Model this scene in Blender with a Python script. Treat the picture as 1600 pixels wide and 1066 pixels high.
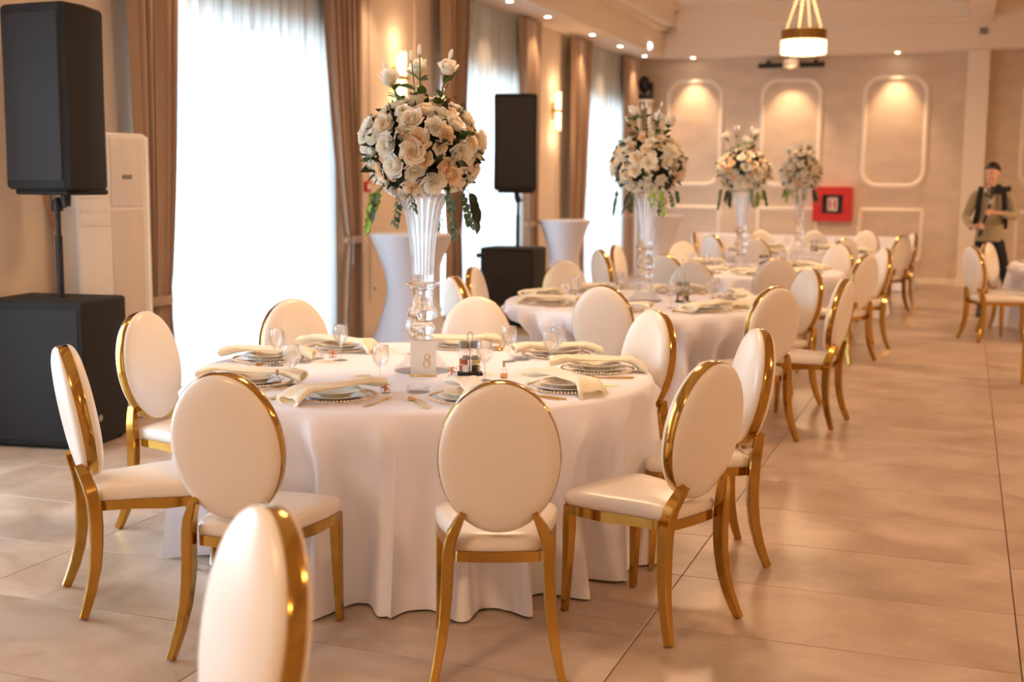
import bpy, bmesh, math, random
from mathutils import Vector, Matrix, Quaternion
from math import sin, cos, pi, radians as R, sqrt, atan2

for o in list(bpy.data.objects): bpy.data.objects.remove(o)
SC = bpy.context.scene
COL = SC.collection

# ------------------------------------------------------------------ camera
HC = 1.60
_f, _cx, _cy = 1920.0, 800.0, 533.0            # focal length in pixels of the 1600 px frame
def _ray(x, y): return Vector(((x-_cx)/_f, (y-_cy)/_f, 1.0))
_d1 = _ray(1511, 292).normalized()              # the room's long axis seen in the camera
_up = _ray(1511, 292).cross(_ray(511, 283)).normalized()
if _up.y > 0: _up = -_up
_rt = _d1.cross(_up)
if _rt.x < 0: _rt = -_rt
_M = Matrix((_rt, _d1, _up))
_cr, _cd, _cf = _M @ Vector((1, 0, 0)), _M @ Vector((0, 1, 0)), _M @ Vector((0, 0, 1))
cam = bpy.data.cameras.new('camera'); camo = bpy.data.objects.new('camera', cam); COL.objects.link(camo)
cam.sensor_fit = 'HORIZONTAL'; cam.sensor_width = 36.0; cam.lens = 36.0*_f/1600.0
cam.clip_start = 0.05; cam.clip_end = 200
camo.matrix_world = Matrix(((_cr.x, -_cd.x, -_cf.x, 0), (_cr.y, -_cd.y, -_cf.y, 0), (_cr.z, -_cd.z, -_cf.z, HC), (0, 0, 0, 1)))
cam.dof.use_dof = True; cam.dof.focus_distance = 4.75; cam.dof.aperture_fstop = 2.2
SC.camera = camo

# ------------------------------------------------------------------ world, lamps, exposure
W = bpy.data.worlds.new('overcast_sky'); SC.world = W; W.use_nodes = True
W.node_tree.nodes['Background'].inputs[0].default_value = (0.63, 0.82, 1.0, 1)
W.node_tree.nodes['Background'].inputs[1].default_value = 8.0
SC.view_settings.view_transform = 'Standard'; SC.view_settings.look = 'None'
SC.view_settings.exposure = 0.24; SC.view_settings.gamma = 1.0
SC.view_settings.use_curve_mapping = False
cy = SC.cycles
cy.use_denoising = True
cy.max_bounces = 10; cy.diffuse_bounces = 4; cy.glossy_bounces = 4; cy.transmission_bounces = 10; cy.transparent_max_bounces = 12
cy.sample_clamp_indirect = 6.0; cy.blur_glossy = 0.6
WARM = (1.0, 0.64, 0.36)
def lamp(name, kind, loc, power, color=WARM, **kw):
    d = bpy.data.lights.new(name, kind); d.energy = power; d.color = color
    for k, v in kw.items(): setattr(d, k, v)
    o = bpy.data.objects.new(name, d); o.location = loc; COL.objects.link(o); return o
CH_POWER, RIGHT_POWER, SPOT_POWER = 58, 80, 46
for i, y in enumerate((0.2, 6.0, 11.8)):
    lamp('chandelier_light', 'AREA', (-2.25, y, 3.3), CH_POWER*(1.0 if y < 1 else .82), shape='DISK', size=.58); lamp('chandelier_uplight', 'POINT', (-2.25, y, 4.0), 7, shadow_soft_size=.2)
for y in (-1.5, 4.0, 9.5, 15.0):
    lamp('chandelier_light', 'AREA', (3.4, y, 3.3), RIGHT_POWER*(.85 if y < 5 else 1.3 if y < 12 else 1.7), shape='DISK', size=.58); lamp('chandelier_uplight', 'POINT', (3.4, y, 4.0), 5, shadow_soft_size=.2)
# daylight enters through the window openings (portals sample the sky)
WINS = ((-2.9, -.1), (2.3, 5.1), (7.55, 10.35), (13.05, 15.55), (18.35, 20.75))
for a, b in WINS:
    p = lamp('window_portal', 'AREA', (-5.98, (a+b)/2, 1.5), 1, (1, 1, 1), shape='RECTANGLE', size=2.85, size_y=b-a)
    p.data.cycles.is_portal = True; p.rotation_euler = (0, R(-90), 0)

# ------------------------------------------------------------------ helpers
def lin(r, g, b):
    f = lambda c: (c/255/12.92) if c/255 <= 0.04045 else ((c/255+0.055)/1.055)**2.4
    return (f(r), f(g), f(b), 1)
def mat(name, col, rough=0.5, metal=0.0, **kw):
    m = bpy.data.materials.new(name); m.use_nodes = True
    b = m.node_tree.nodes['Principled BSDF']
    b.inputs['Base Color'].default_value = col; b.inputs['Roughness'].default_value = rough; b.inputs['Metallic'].default_value = metal
    for k, v in kw.items(): b.inputs[k.replace('_', ' ')].default_value = v
    return m
def noisy(m, scale, amt, stretch=(1, 1, 1), bump=0.0, detail=4, dark=None, hue=0.0):
    """vary the base colour (and relief) with object-space noise"""
    nt = m.node_tree; N = nt.nodes; L = nt.links; b = N['Principled BSDF']
    c = b.inputs['Base Color'].default_value[:]
    tc = N.new('ShaderNodeTexCoord'); mp = N.new('ShaderNodeMapping'); mp.inputs['Scale'].default_value = stretch
    nz = N.new('ShaderNodeTexNoise'); nz.inputs['Scale'].default_value = scale; nz.inputs['Detail'].default_value = detail; nz.inputs['Roughness'].default_value = 0.6
    L.new(tc.outputs['Object'], mp.inputs[0]); L.new(mp.outputs[0], nz.inputs['Vector'])
    rp = N.new('ShaderNodeValToRGB'); rp.color_ramp.elements[0].position = 0.3; rp.color_ramp.elements[1].position = 0.7
    d = dark or tuple(x*(1-amt) for x in c[:3])
    rp.color_ramp.elements[0].color = (*d[:3], 1); rp.color_ramp.elements[1].color = c
    L.new(nz.outputs['Fac'], rp.inputs[0]); L.new(rp.outputs[0], b.inputs['Base Color'])
    if bump:
        bp = N.new('ShaderNodeBump'); bp.inputs['Strength'].default_value = bump; bp.inputs['Distance'].default_value = 0.01
        L.new(nz.outputs['Fac'], bp.inputs['Height']); L.new(bp.outputs[0], b.inputs['Normal'])
    return m
def emis(name, col, strength):
    m = mat(name, (*col[:3], 1), 0.4); b = m.node_tree.nodes['Principled BSDF']
    b.inputs['Emission Color'].default_value = (*col[:3], 1); b.inputs['Emission Strength'].default_value = strength
    return m

class MB:
    """collects shapes and links them as ONE mesh object"""
    def __init__(s): s.v = []; s.f = []; s.m = []
    def add(s, vs, fs, mi=0):
        o = len(s.v); s.v += [tuple(p) for p in vs]; s.f += [tuple(i+o for i in f) for f in fs]; s.m += [mi]*len(fs); return s
    def box(s, x0, x1, y0, y1, z0, z1, mi=0):
        return s.add([(x, y, z) for z in (z0, z1) for y in (y0, y1) for x in (x0, x1)],
                     [(0, 2, 3, 1), (4, 5, 7, 6), (0, 1, 5, 4), (2, 6, 7, 3), (0, 4, 6, 2), (1, 3, 7, 5)], mi)
    def rbox(s, x0, x1, y0, y1, z0, z1, r=0.01, seg=2, M=None, taper=None, mi=0):
        bm = bmesh.new(); bmesh.ops.create_cube(bm, size=1)
        for v in bm.verts:
            t = v.co.z+0.5
            v.co = Vector((x0+(v.co.x+.5)*(x1-x0), y0+(v.co.y+.5)*(y1-y0), z0+t*(z1-z0)))
            if taper and t > .5:
                cxx, cyy = (x0+x1)/2, (y0+y1)/2
                v.co.x = cxx+(v.co.x-cxx)*taper; v.co.y = cyy+(v.co.y-cyy)*taper
        bmesh.ops.bevel(bm, geom=bm.edges[:], offset=r, segments=seg, affect='EDGES', profile=.5)
        bm.verts.ensure_lookup_table(); bm.verts.index_update()
        s.add([(M @ v.co if M else v.co.copy()) for v in bm.verts], [[v.index for v in f.verts] for f in bm.faces], mi); bm.free(); return s
    def lathe(s, prof, n=32, c=(0, 0, 0), rib=None, mi=0, M=None):
        vs = []; fs = []; k = len(prof)
        for j in range(n):
            a = 2*pi*j/n
            for i, (r, z) in enumerate(prof):
                rr = r*(1+(rib(a, z) if rib else 0))
                p = Vector((rr*cos(a), rr*sin(a), z))
                if M: p = M @ p
                vs.append((p.x+c[0], p.y+c[1], p.z+c[2]))
        for j in range(n):
            j2 = (j+1) % n
            for i in range(k-1):
                fs.append((j*k+i, j2*k+i, j2*k+i+1, j*k+i+1))
        for i, flip in ((0, True), (k-1, False)):
            if prof[i][0] > 1e-6:
                ring = [j*k+i for j in range(n)]
                fs.append(ring[::-1] if flip else ring)
        return s.add(vs, fs, mi)
    def ring(s, prof, n=32, c=(0, 0, 0), mi=0):
        """closed profile revolved (torus-like)"""
        vs = []; fs = []; k = len(prof)
        for j in range(n):
            a = 2*pi*j/n
            vs += [(c[0]+r*cos(a), c[1]+r*sin(a), c[2]+z) for r, z in prof]
        for j in range(n):
            for i in range(k):
                fs.append((j*k+i, ((j+1) % n)*k+i, ((j+1) % n)*k+(i+1) % k, j*k+(i+1) % k))
        return s.add(vs, fs, mi)
    def sweep(s, pts, rad, n=8, square=False, up=Vector((0, 1, 0)), mi=0, cap=True):
        """tube along pts; rad: list of r or (rx, ry)"""
        pts = [Vector(p) for p in pts]; vs = []; fs = []; k = len(pts)
        for i, p in enumerate(pts):
            t = (pts[min(i+1, k-1)]-pts[max(i-1, 0)]).normalized()
            u = up-t*up.dot(t)
            if u.length < 1e-4: u = Vector((1, 0, 0))-t*t.x
            u.normalize(); w = t.cross(u)
            r = rad[i] if isinstance(rad, (list, tuple)) and not isinstance(rad[0], (int, float)) or isinstance(rad, list) else rad
            rx, ry = (r if isinstance(r, tuple) else (r, r))
            if square:
                b = .22
                sh = [(1, -1+b), (1, 1-b), (1-b, 1), (-1+b, 1), (-1, 1-b), (-1, -1+b), (-1+b, -1), (1-b, -1)]
            else: sh = [(cos(2*pi*j/n), sin(2*pi*j/n)) for j in range(n)]
            nn = len(sh)
            vs += [p+w*(a*rx)+u*(c*ry) for a, c in sh]
        for i in range(k-1):
            for j in range(nn):
                fs.append((i*nn+j, i*nn+(j+1) % nn, (i+1)*nn+(j+1) % nn, (i+1)*nn+j))
        if cap: fs += [list(range(nn))[::-1], [(k-1)*nn+j for j in range(nn)]]
        return s.add(vs, fs, mi)
    def ell(s, c, rx, ry, rz, n=12, m=8, M=None, mi=0):
        vs = []; fs = []
        for i in range(1, m):
            t = pi*i/m
            for j in range(n):
                a = 2*pi*j/n; p = Vector((rx*sin(t)*cos(a), ry*sin(t)*sin(a), rz*cos(t)))
                if M: p = M @ p
                vs.append(p+Vector(c))
        for sgn in (1, -1):
            p = Vector((0, 0, rz*sgn)); p = (M @ p if M else p)+Vector(c); vs.append(p)
        for i in range(m-2):
            for j in range(n): fs.append((i*n+j, (i+1)*n+j, (i+1)*n+(j+1) % n, i*n+(j+1) % n))
        T, B = (m-1)*n, (m-1)*n+1
        for j in range(n):
            fs.append((T, j, (j+1) % n)); fs.append((B, (m-2)*n+(j+1) % n, (m-2)*n+j))
        return s.add(vs, fs, mi)
    def grid(s, fn, nu, nv, close_u=False, mi=0):
        vs = [fn(i/(nu-1) if not close_u else i/nu, j/(nv-1)) for i in range(nu) for j in range(nv)]; fs = []
        for i in range(nu if close_u else nu-1):
            for j in range(nv-1):
                a, b = i*nv+j, ((i+1) % nu)*nv+j
                fs.append((a, b, b+1, a+1))
        return s.add(vs, fs, mi)
    def mesh(s, name, m, smooth=True, angle=35):
        me = bpy.data.meshes.new(name); me.from_pydata(s.v, [], s.f)
        for x in (m if isinstance(m, (list, tuple)) else [m]): me.materials.append(x)
        me.polygons.foreach_set('material_index', s.m)
        bm = bmesh.new(); bm.from_mesh(me); bmesh.ops.recalc_face_normals(bm, faces=bm.faces[:]); bm.to_mesh(me); bm.free()
        if smooth:
            me.shade_smooth(); me.set_sharp_from_angle(angle=R(angle))
        me.update(); return me
    def build(s, name, m, parent=None, smooth=True, angle=35):
        return link(name, s.mesh(name, m, smooth, angle), parent)
def link(name, me, parent=None, loc=None, rot=None):
    o = bpy.data.objects.new(name, me); COL.objects.link(o)
    if parent: o.parent = parent
    if loc: o.location = loc
    if rot: o.rotation_euler = rot
    return o
def tag(o, label=None, cat=None, group=None, kind=None):
    for k, v in (('label', label), ('category', cat), ('group', group), ('kind', kind)):
        if v: o[k] = v
    return o
def empty(name, loc=(0, 0, 0), rz=0):
    o = bpy.data.objects.new(name, None); COL.objects.link(o); o.location = loc; o.rotation_euler = (0, 0, rz); o.empty_display_size = .1
    return o
def copy_tree(o, parent=None):
    c = o.copy(); COL.objects.link(c)
    if parent: c.parent = parent
    for ch in list(o.children): copy_tree(ch, c)
    return c
def struct(o): o['kind'] = 'structure'; return o
used = set()
def inst(proto, loc, rz, label, cat, group):
    """place a prototype (first use moves it, later uses copy its tree)"""
    o = proto if proto.name not in used else copy_tree(proto)
    used.add(proto.name)
    o.location = loc; o.rotation_euler = (0, 0, rz)
    return tag(o, label, cat, group)
rnd = random.Random(7)

# ------------------------------------------------------------------ materials
m_wall = noisy(mat('warm_plaster', lin(238, 220, 200), .7), 1.5, .08, bump=.02)
m_plaster = noisy(mat('brushed_beige_plaster', lin(226, 204, 180), .6), 2.2, .16, (1, 1, 2.2), bump=.10, detail=8)
m_trim = mat('cream_moulding', lin(246, 232, 214), .5)
m_ceil = mat('ceiling_paint', lin(242, 226, 208), .8)
m_grout = mat('grout', lin(120, 98, 80), .9)
def clear(name, clear_amt, ior=1.45, tint=(1, 1, 1, 1)):
    """clear glass: part straight see-through, part bright reflection and refraction"""
    m = bpy.data.materials.new(name); m.use_nodes = True; nt = m.node_tree; N = nt.nodes; L = nt.links; N.clear()
    out = N.new('ShaderNodeOutputMaterial'); t = N.new('ShaderNodeBsdfTransparent'); g = N.new('ShaderNodeBsdfGlass'); mx = N.new('ShaderNodeMixShader')
    t.inputs[0].default_value = tint; g.inputs['Roughness'].default_value = 0; g.inputs['IOR'].default_value = ior
    mx.inputs[0].default_value = 1-clear_amt
    L.new(t.outputs[0], mx.inputs[1]); L.new(g.outputs[0], mx.inputs[2]); L.new(mx.outputs[0], out.inputs[0]); return m
m_glass = clear('clear_glass', .82); m_wine = clear('wine_glass_crystal', .72)
m_gold = mat('polished_gold', (0.52, 0.30, 0.068, 1), .13, 1.0)
m_goldc = mat('gold_cutlery', (0.86, 0.62, 0.25, 1), .2, 1.0)
m_leather = noisy(mat('cream_leatherette', lin(241, 230, 216), .36, 0, Coat_Weight=.25, Coat_Roughness=.2), 160, .03, bump=.06)
m_cloth = mat('white_tablecloth', lin(246, 244, 252), .85, 0, Sheen_Weight=.2)
m_napkin = noisy(mat('cream_satin_napkin', lin(253, 242, 214), .5, 0, Sheen_Weight=.3), 40, .05)
m_china = mat('white_china', lin(248, 240, 226), .28)
m_black = noisy(mat('black_cover_fabric', lin(22, 22, 24), .8), 220, .3, bump=.15)
m_blackp = mat('black_plastic', lin(22, 22, 24), .45)
m_grey = mat('grey_plastic', lin(140, 134, 126), .4)
m_steel = mat('brushed_steel', (.55, .53, .5, 1), .3, 1.0)
m_spandex = mat('white_spandex', lin(212, 207, 214), .7, 0, Sheen_Weight=.3)
m_curt = noisy(mat('taupe_curtain', lin(176, 146, 122), .8, 0, Sheen_Weight=.4), 60, .08)
m_white = mat('white_plastic', lin(238, 232, 224), .35)
m_red = mat('red_enamel', lin(205, 38, 36), .35)
m_bulb = emis('lit_crystal', (1.0, .80, .46), 2.4)
m_dl = emis('downlight_lens', (1.0, .86, .66), 30.0)
m_leaf = noisy(mat('rose_leaf', lin(78, 112, 48), .45), 30, .25)
m_leafd = noisy(mat('dark_leaf', lin(44, 62, 38), .5), 30, .25)
m_euc = noisy(mat('eucalyptus_leaf', lin(88, 116, 88), .5), 30, .2)
m_lime = mat('lime_leaf', lin(150, 180, 70), .5)
m_brownf = mat('dry_brown_filler', lin(140, 100, 60), .8)
def petal_mat(name, c, core):
    m = mat(name, lin(*c), .55, 0, Subsurface_Weight=.0, Sheen_Weight=.2)
    nt = m.node_tree; N = nt.nodes; L = nt.links; b = N['Principled BSDF']
    at = N.new('ShaderNodeAttribute'); at.attribute_name = 'core'
    mx = N.new('ShaderNodeMix'); mx.data_type = 'RGBA'; mx.inputs[6].default_value = lin(*c); mx.inputs[7].default_value = lin(*core)
    L.new(at.outputs['Fac'], mx.inputs[0]); L.new(mx.outputs[2], b.inputs['Base Color'])
    tl = N.new('ShaderNodeBsdfTranslucent'); L.new(mx.outputs[2], tl.inputs[0]); ms = N.new('ShaderNodeMixShader'); ms.inputs[0].default_value = .30   # petals let light through
    L.new(b.outputs[0], ms.inputs[1]); L.new(tl.outputs[0], ms.inputs[2]); L.new(ms.outputs[0], N['Material Output'].inputs[0])
    return m
m_pw = petal_mat('white_petal', (255, 253, 248), (250, 240, 206))
m_pc = petal_mat('cream_petal', (255, 249, 236), (252, 226, 180))
m_pp = petal_mat('peach_petal', (254, 238, 212), (248, 202, 144))

# sheer curtain: thin woven cloth that both lets light through and scatters it
m_sheer = bpy.data.materials.new('sheer_voile'); m_sheer.use_nodes = True
nt = m_sheer.node_tree; N = nt.nodes; L = nt.links; N.clear()
out = N.new('ShaderNodeOutputMaterial'); tr = N.new('ShaderNodeBsdfTransparent'); tl = N.new('ShaderNodeBsdfTranslucent'); df = N.new('ShaderNodeBsdfDiffuse')
# cloth seen edge-on in its folds is denser, so it passes less light there
lw = N.new('ShaderNodeLayerWeight'); lw.inputs[0].default_value = .5
rp = N.new('ShaderNodeValToRGB'); e = rp.color_ramp.elements; e[0].position = .0; e[0].color = (.80, .85, .86, 1); e[1].position = .75; e[1].color = (.30, .33, .34, 1)
L.new(lw.outputs['Facing'], rp.inputs[0]); L.new(rp.outputs[0], tl.inputs[0])
df.inputs[0].default_value = (.88, .87, .85, 1)
m1 = N.new('ShaderNodeMixShader'); m1.inputs[0].default_value = .42; m2 = N.new('ShaderNodeMixShader'); m2.inputs[0].default_value = .95
L.new(tl.outputs[0], m1.inputs[1]); L.new(df.outputs[0], m1.inputs[2]); L.new(tr.outputs[0], m2.inputs[1]); L.new(m1.outputs[0], m2.inputs[2]); L.new(m2.outputs[0], out.inputs[0])

# floor tile: polished beige porcelain, colour varies from tile to tile
m_tile = mat('beige_porcelain_tile', lin(196, 172, 148), .28)
nt = m_tile.node_tree; N = nt.nodes; L = nt.links; b = N['Principled BSDF']
tc = N.new('ShaderNodeTexCoord'); oi = N.new('ShaderNodeObjectInfo'); ad = N.new('ShaderNodeVectorMath'); ad.operation = 'ADD'
sc_ = N.new('ShaderNodeVectorMath'); sc_.operation = 'SCALE'; sc_.inputs[3].default_value = 37.0
cb = N.new('ShaderNodeCombineXYZ'); L.new(oi.outputs['Random'], cb.inputs[0]); L.new(oi.outputs['Random'], cb.inputs[1]); L.new(cb.outputs[0], sc_.inputs[0])
L.new(tc.outputs['Object'], ad.inputs[0]); L.new(sc_.outputs[0], ad.inputs[1])
nz = N.new('ShaderNodeTexNoise'); nz.inputs['Scale'].default_value = 2.2; nz.inputs['Detail'].default_value = 8; nz.inputs['Roughness'].default_value = .62; nz.inputs['Distortion'].default_value = .8
L.new(ad.outputs[0], nz.inputs['Vector'])
rp = N.new('ShaderNodeValToRGB'); e = rp.color_ramp.elements; e[0].position = .32; e[0].color = lin(166, 141, 117); e[1].position = .68; e[1].color = lin(204, 183, 164)
L.new(nz.outputs['Fac'], rp.inputs[0]); L.new(rp.outputs[0], b.inputs['Base Color'])
mr = N.new('ShaderNodeMapRange'); mr.inputs[3].default_value = .24; mr.inputs[4].default_value = .42; L.new(nz.outputs['Fac'], mr.inputs[0]); L.new(mr.outputs[0], b.inputs['Roughness'])

# ------------------------------------------------------------------ the room
X0, X1, Y0, Y1, ZC = -5.66, 7.2, -4.0, 21.5, 4.56
PX, PY, OX, OY = 1.275, 0.604, -1.02, 3.64          # tile pitch and one joint crossing
fl = MB().box(X0-.3, X1+.3, Y0-.3, Y1+.3, -.2, -.006)
cols = range(-4, 3); rows = range(-3, 30)
xa, xb, ya, yb = OX+PX*cols[0], OX+PX*(cols[-1]+1), OY+PY*rows[0], OY+PY*(rows[-1]+1)
for q in ((X0-.3, xa-.003, Y0-.3, Y1+.3), (xb+.003, X1+.3, Y0-.3, Y1+.3), (xa, xb, Y0-.3, ya-.003), (xa, xb, yb+.003, Y1+.3)):
    if q[1] > q[0] and q[3] > q[2]: fl.box(*q, -.0061, 0, 1)
floor = struct(fl.build('floor', [m_grout, m_tile], smooth=False))
tm = MB().rbox(-PX/2+.0022, PX/2-.0022, -PY/2+.0022, PY/2-.0022, -.0062, 0, r=.0016, seg=1).mesh('tile', m_tile, smooth=False)
for i in cols:
    for j in rows:
        link('tile', tm, floor, (OX+PX*(i+.5), OY+PY*(j+.5), rnd.uniform(-.0004, 0)))

wl = MB(); ys = [Y0]+[v for w in WINS for v in w]+[Y1]
for i in range(0, len(ys), 2): wl.box(X0-.3, X0, ys[i], ys[i+1], -.02, 3.76)
for a, b in WINS: wl.box(X0-.3, X0, a, b, 2.95, 3.76); wl.box(X0-.3, X0, a, b, -.02, .06)
struct(wl.build('wall_left', m_wall, smooth=False))
struct(MB().box(X0-.3, X1+.3, Y1, Y1+.2, -.02, 3.77).build('wall_back', m_plaster, smooth=False))
struct(MB().box(X1, X1+.2, Y0, Y1, -.02, ZC).build('wall_right', m_plaster, smooth=False))
struct(MB().box(X0-.3, X1+.2, Y0-.2, Y0, -.02, ZC).build('wall_front', m_wall, smooth=False))
struct(MB().box(X0-.4, X1+.4, Y0-.2, Y1+.3, ZC, ZC+.2).build('ceiling', m_ceil, smooth=False))
# stepped soffits with a cornice line round the coffers
def soffit(n, x0, x1, y0, y1, dx0, dx1, dy0, dy1):
    s = MB().box(x0, x1, y0, y1, 3.75, 4.16)
    s.box(x0, x1+dx1*.5, y0-dy0*.5, y1, 4.16, 4.22); s.box(x0, x1+dx1, y0-dy0, y1, 4.22, 4.46); s.box(x0, x1+dx1*1.25, y0-dy0*1.25, y1, 4.46, ZC+.01)
    return struct(s.build(n, m_ceil, smooth=False))
soffit('trim_1', X0-.3, -5.0, Y0, Y1, 0, .26, 0, 0)
soffit('trim_2', -5.02, X1, 21.0, Y1+.1, 0, 0, .26, 0)
b_ = MB().box(-.10, .25, Y0, 20.8, 4.16, ZC+.01); b_.box(-.17, .32, Y0, 20.8, 4.44, ZC+.005)
struct(b_.build('trim_3', m_ceil, smooth=False))
cl = MB().box(-.09, .24, 21.22, Y1+.05, 0, 3.76); cl.box(-.12, .27, 21.19, Y1+.05, 0, .10)
struct(cl.build('trim_4', m_trim, smooth=False))
struct(MB().box(-5.6, -.12, 21.475, 21.51, 0, .09).build('baseboard_back', m_trim, smooth=False))
struct(MB().box(.27, X1, 21.475, 21.51, 0, .09).build('baseboard_right', m_trim, smooth=False))
# pilasters on the window piers
for k, (a, b) in enumerate(((5.6, 6.85), (11.0, 12.35), (16.2, 17.25))):
    p = MB().box(X0-.01, X0+.05, a, b, 0, 3.76)
    p.box(X0+.05, X0+.07, a+.12, a+.16, .4, 3.5); p.box(X0+.05, X0+.07, b-.16, b-.12, .4, 3.5)
    struct(p.build('trim_%d' % (5+k), m_wall, smooth=False))

def frame_strip(outline, w, d, y):
    """moulding: rounded bead swept along a closed outline on the back wall (x,z)"""
    n = len(outline); m = MB(); vs = []; fs = []; K = 5
    for i in range(n):
        p0, p, p1 = (Vector(outline[(i+q) % n]) for q in (-1, 0, 1))
        t = (p1-p0).normalized(); nn = Vector((t.y, -t.x))
        for q in range(K):
            a = pi*q/(K-1); vs.append((p.x+nn.x*w/2*cos(a), y-d*sin(a), p.y+nn.y*w/2*cos(a)))
    for i in range(n):
        for q in range(K-1): fs.append((i*K+q, ((i+1) % n)*K+q, ((i+1) % n)*K+q+1, i*K+q+1))
    return m.add(vs, fs)
def rrect(x0, x1, z0, z1, r, k=8):
    o = []
    for cx_, cz, a0 in ((x1-r, z0+r, -90), (x1-r, z1-r, 0), (x0+r, z1-r, 90), (x0+r, z0+r, 180)):
        for i in range(k+1):
            a = R(a0+90*i/k); o.append((cx_+r*cos(a), cz+r*sin(a)))
    return o
tn = 8
for k, (a, b) in enumerate(((-5.05, -4.0), (-3.40, -2.33), (-1.71, -.63), (.74, 1.82), (2.4, 3.5))):
    struct(frame_strip(rrect(a+.05, b-.05, 1.60, 3.37, .26), .085, .035, Y1).build('trim_%d' % tn, m_trim)); tn += 1
    struct(frame_strip(rrect(a+.04, b-.04, .38, 1.20, .012, 1), .075, .03, Y1).build('trim_%d' % tn, m_trim, angle=60)); tn += 1

# windows: frames, mullion and panes, a strip of paving and hedge-less yard outside
m_frame = mat('window_frame', lin(225, 222, 218), .4)
for k, (a, b) in enumerate(WINS):
    w = struct(empty('window_%d' % (k+1), (X0-.2, (a+b)/2, 0))); h = (b-a)/2
    f = MB()
    for y0, y1, z0, z1 in ((-h, -h+.07, .06, 2.95), (h-.07, h, .06, 2.95), (-h, h, .06, .13), (-h, h, 2.88, 2.95), (-.045, .045, .13, 2.88)): f.box(-.03, .03, y0, y1, z0, z1)
    f.build('window_frame', m_frame, w, smooth=False)
    MB().box(-.006, .006, -h+.07, -.045, .13, 2.88).build('pane', m_glass, w, smooth=False)
    MB().box(-.006, .006, .045, h-.07, .13, 2.88).build('pane', m_glass, w, smooth=False)
struct(MB().box(-40, X0-.3, -20, 45, -.25, -.1).build('trim_30', mat('pale_paving', lin(215, 212, 206), .8), smooth=False))

# ------------------------------------------------------------------ curtains
def sheer(y0, y1, label, seed):
    rr = random.Random(seed); ph = [rr.uniform(0, 6.28) for _ in range(4)]
    n = int((y1-y0)/.018)
    def fn(u, v):
        y = y0+u*(y1-y0); z = .03+v*3.69; d = 1-.35*v
        x = -5.575+.022*sin(y*43+ph[0]+.5*sin(y*5.1))*d+.014*sin(y*19+ph[1]+z*.3)*d+.008*sin(y*71+ph[2])
        return (x, y, z)
    m = MB().grid(fn, n, 6)
    return tag(m.build('sheer_curtain', m_sheer, angle=80), label, 'curtain', 'sheer curtains on the window wall')
sheer(-3.0, 0, 'white sheer curtain left of the view, furthest behind the camera', 6)
sheer(7.55, 10.35, 'wide white sheer curtain glowing with daylight, nearest window', 1)
sheer(13.2, 15.6, 'white sheer curtain behind the second black loudspeaker', 2)
sheer(18.2, 20.75, 'white sheer curtain at the far window near the corner', 3)
def drape(yc, wtop, wtie, wbot, shift, label, seed, ztie=1.02, tie=True):
    """taupe drape hanging in deep folds, gathered at the tieback; shift moves the gathered part sideways"""
    rr = random.Random(seed); ph = [rr.uniform(0, 6.28) for _ in range(4)]; nf = max(4, round(wtop/.115))
    t = empty('drape', (-5.47, yc, .03))
    def prof(z):
        if not tie: return wtop+(wbot-wtop)*(1-z/3.7), 0
        if z > ztie:
            q = ((z-ztie)/(3.7-ztie)); s = q**.62
            return wtie+(wtop-wtie)*s, shift*(1-q)**1.5
        q = 1-(z/ztie); s = q**.7
        return wtie+(wbot-wtie)*s, shift*(1-.25*q)
    zs = [0, .12, .3, .55, .78, .92, .99, 1.02, 1.05, 1.12, 1.25, 1.5, 1.85, 2.3, 2.8, 3.3, 3.69]
    n = nf*12
    def side(off):
        def fn(u, v):
            z = zs[round(v*(len(zs)-1))]; w, sh = prof(z)
            dd = .045*min(1, .35+w/wtop*.65)
            ww = u+.018*sin(2*pi*u*2+ph[0])
            y = (u-.5)*w+sh+.010*sin(2*pi*nf*u*2+ph[1])
            x = dd*sin(2*pi*nf*ww+ph[2]+.25*sin(z*1.3))+.012*sin(2*pi*nf*2.3*u+ph[3])
            return (x+off, y, z)
        return fn
    m = MB().grid(side(0), n, len(zs)); m.build('curtain_cloth', m_curt, t, angle=80)
    if tie:
        b = MB().ring([(1.0, -.035), (1.06, -.03), (1.06, .03), (1.0, .035)], 24)
        b.v = [(x*.062, y*(wtie/2+.006)+shift, z+ztie) for x, y, z in b.v]
        b.build('tieback', m_curt, t)
        if tie == 2:
            s = MB(); 
            s.sweep([(.06, shift-wtie/2+.02, ztie+.02), (.07, shift-wtie/2-.01, ztie-.06), (.068, shift-wtie/2-.01, ztie-.16)], .006, 6)
            s.ell((.068, shift-wtie/2-.01, ztie-.20), .014, .014, .045); s.build('tassel', m_grey, t)
    return tag(t, label, 'curtain', 'taupe drapes on the window wall')
drape(7.52, .66, .30, .42, -.07, 'taupe drape behind the white air conditioner', 11, ztie=.7)
drape(10.32, .70, .27, .42, .20, 'taupe drape tied back beside the nearest cocktail table', 12, tie=2)
drape(13.05, .70, .30, .42, -.05, 'taupe drape behind the tall bouquet of nearest table', 13)
drape(15.55, .70, .40, .5, .12, 'taupe drape above the second black loudspeaker', 14)
drape(17.85, .95, .55, .6, -.1, 'taupe drape between the second wall sconce and far window', 15)
drape(20.70, .78, .55, .6, .06, 'last taupe drape, in the far left corner', 16)

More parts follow.
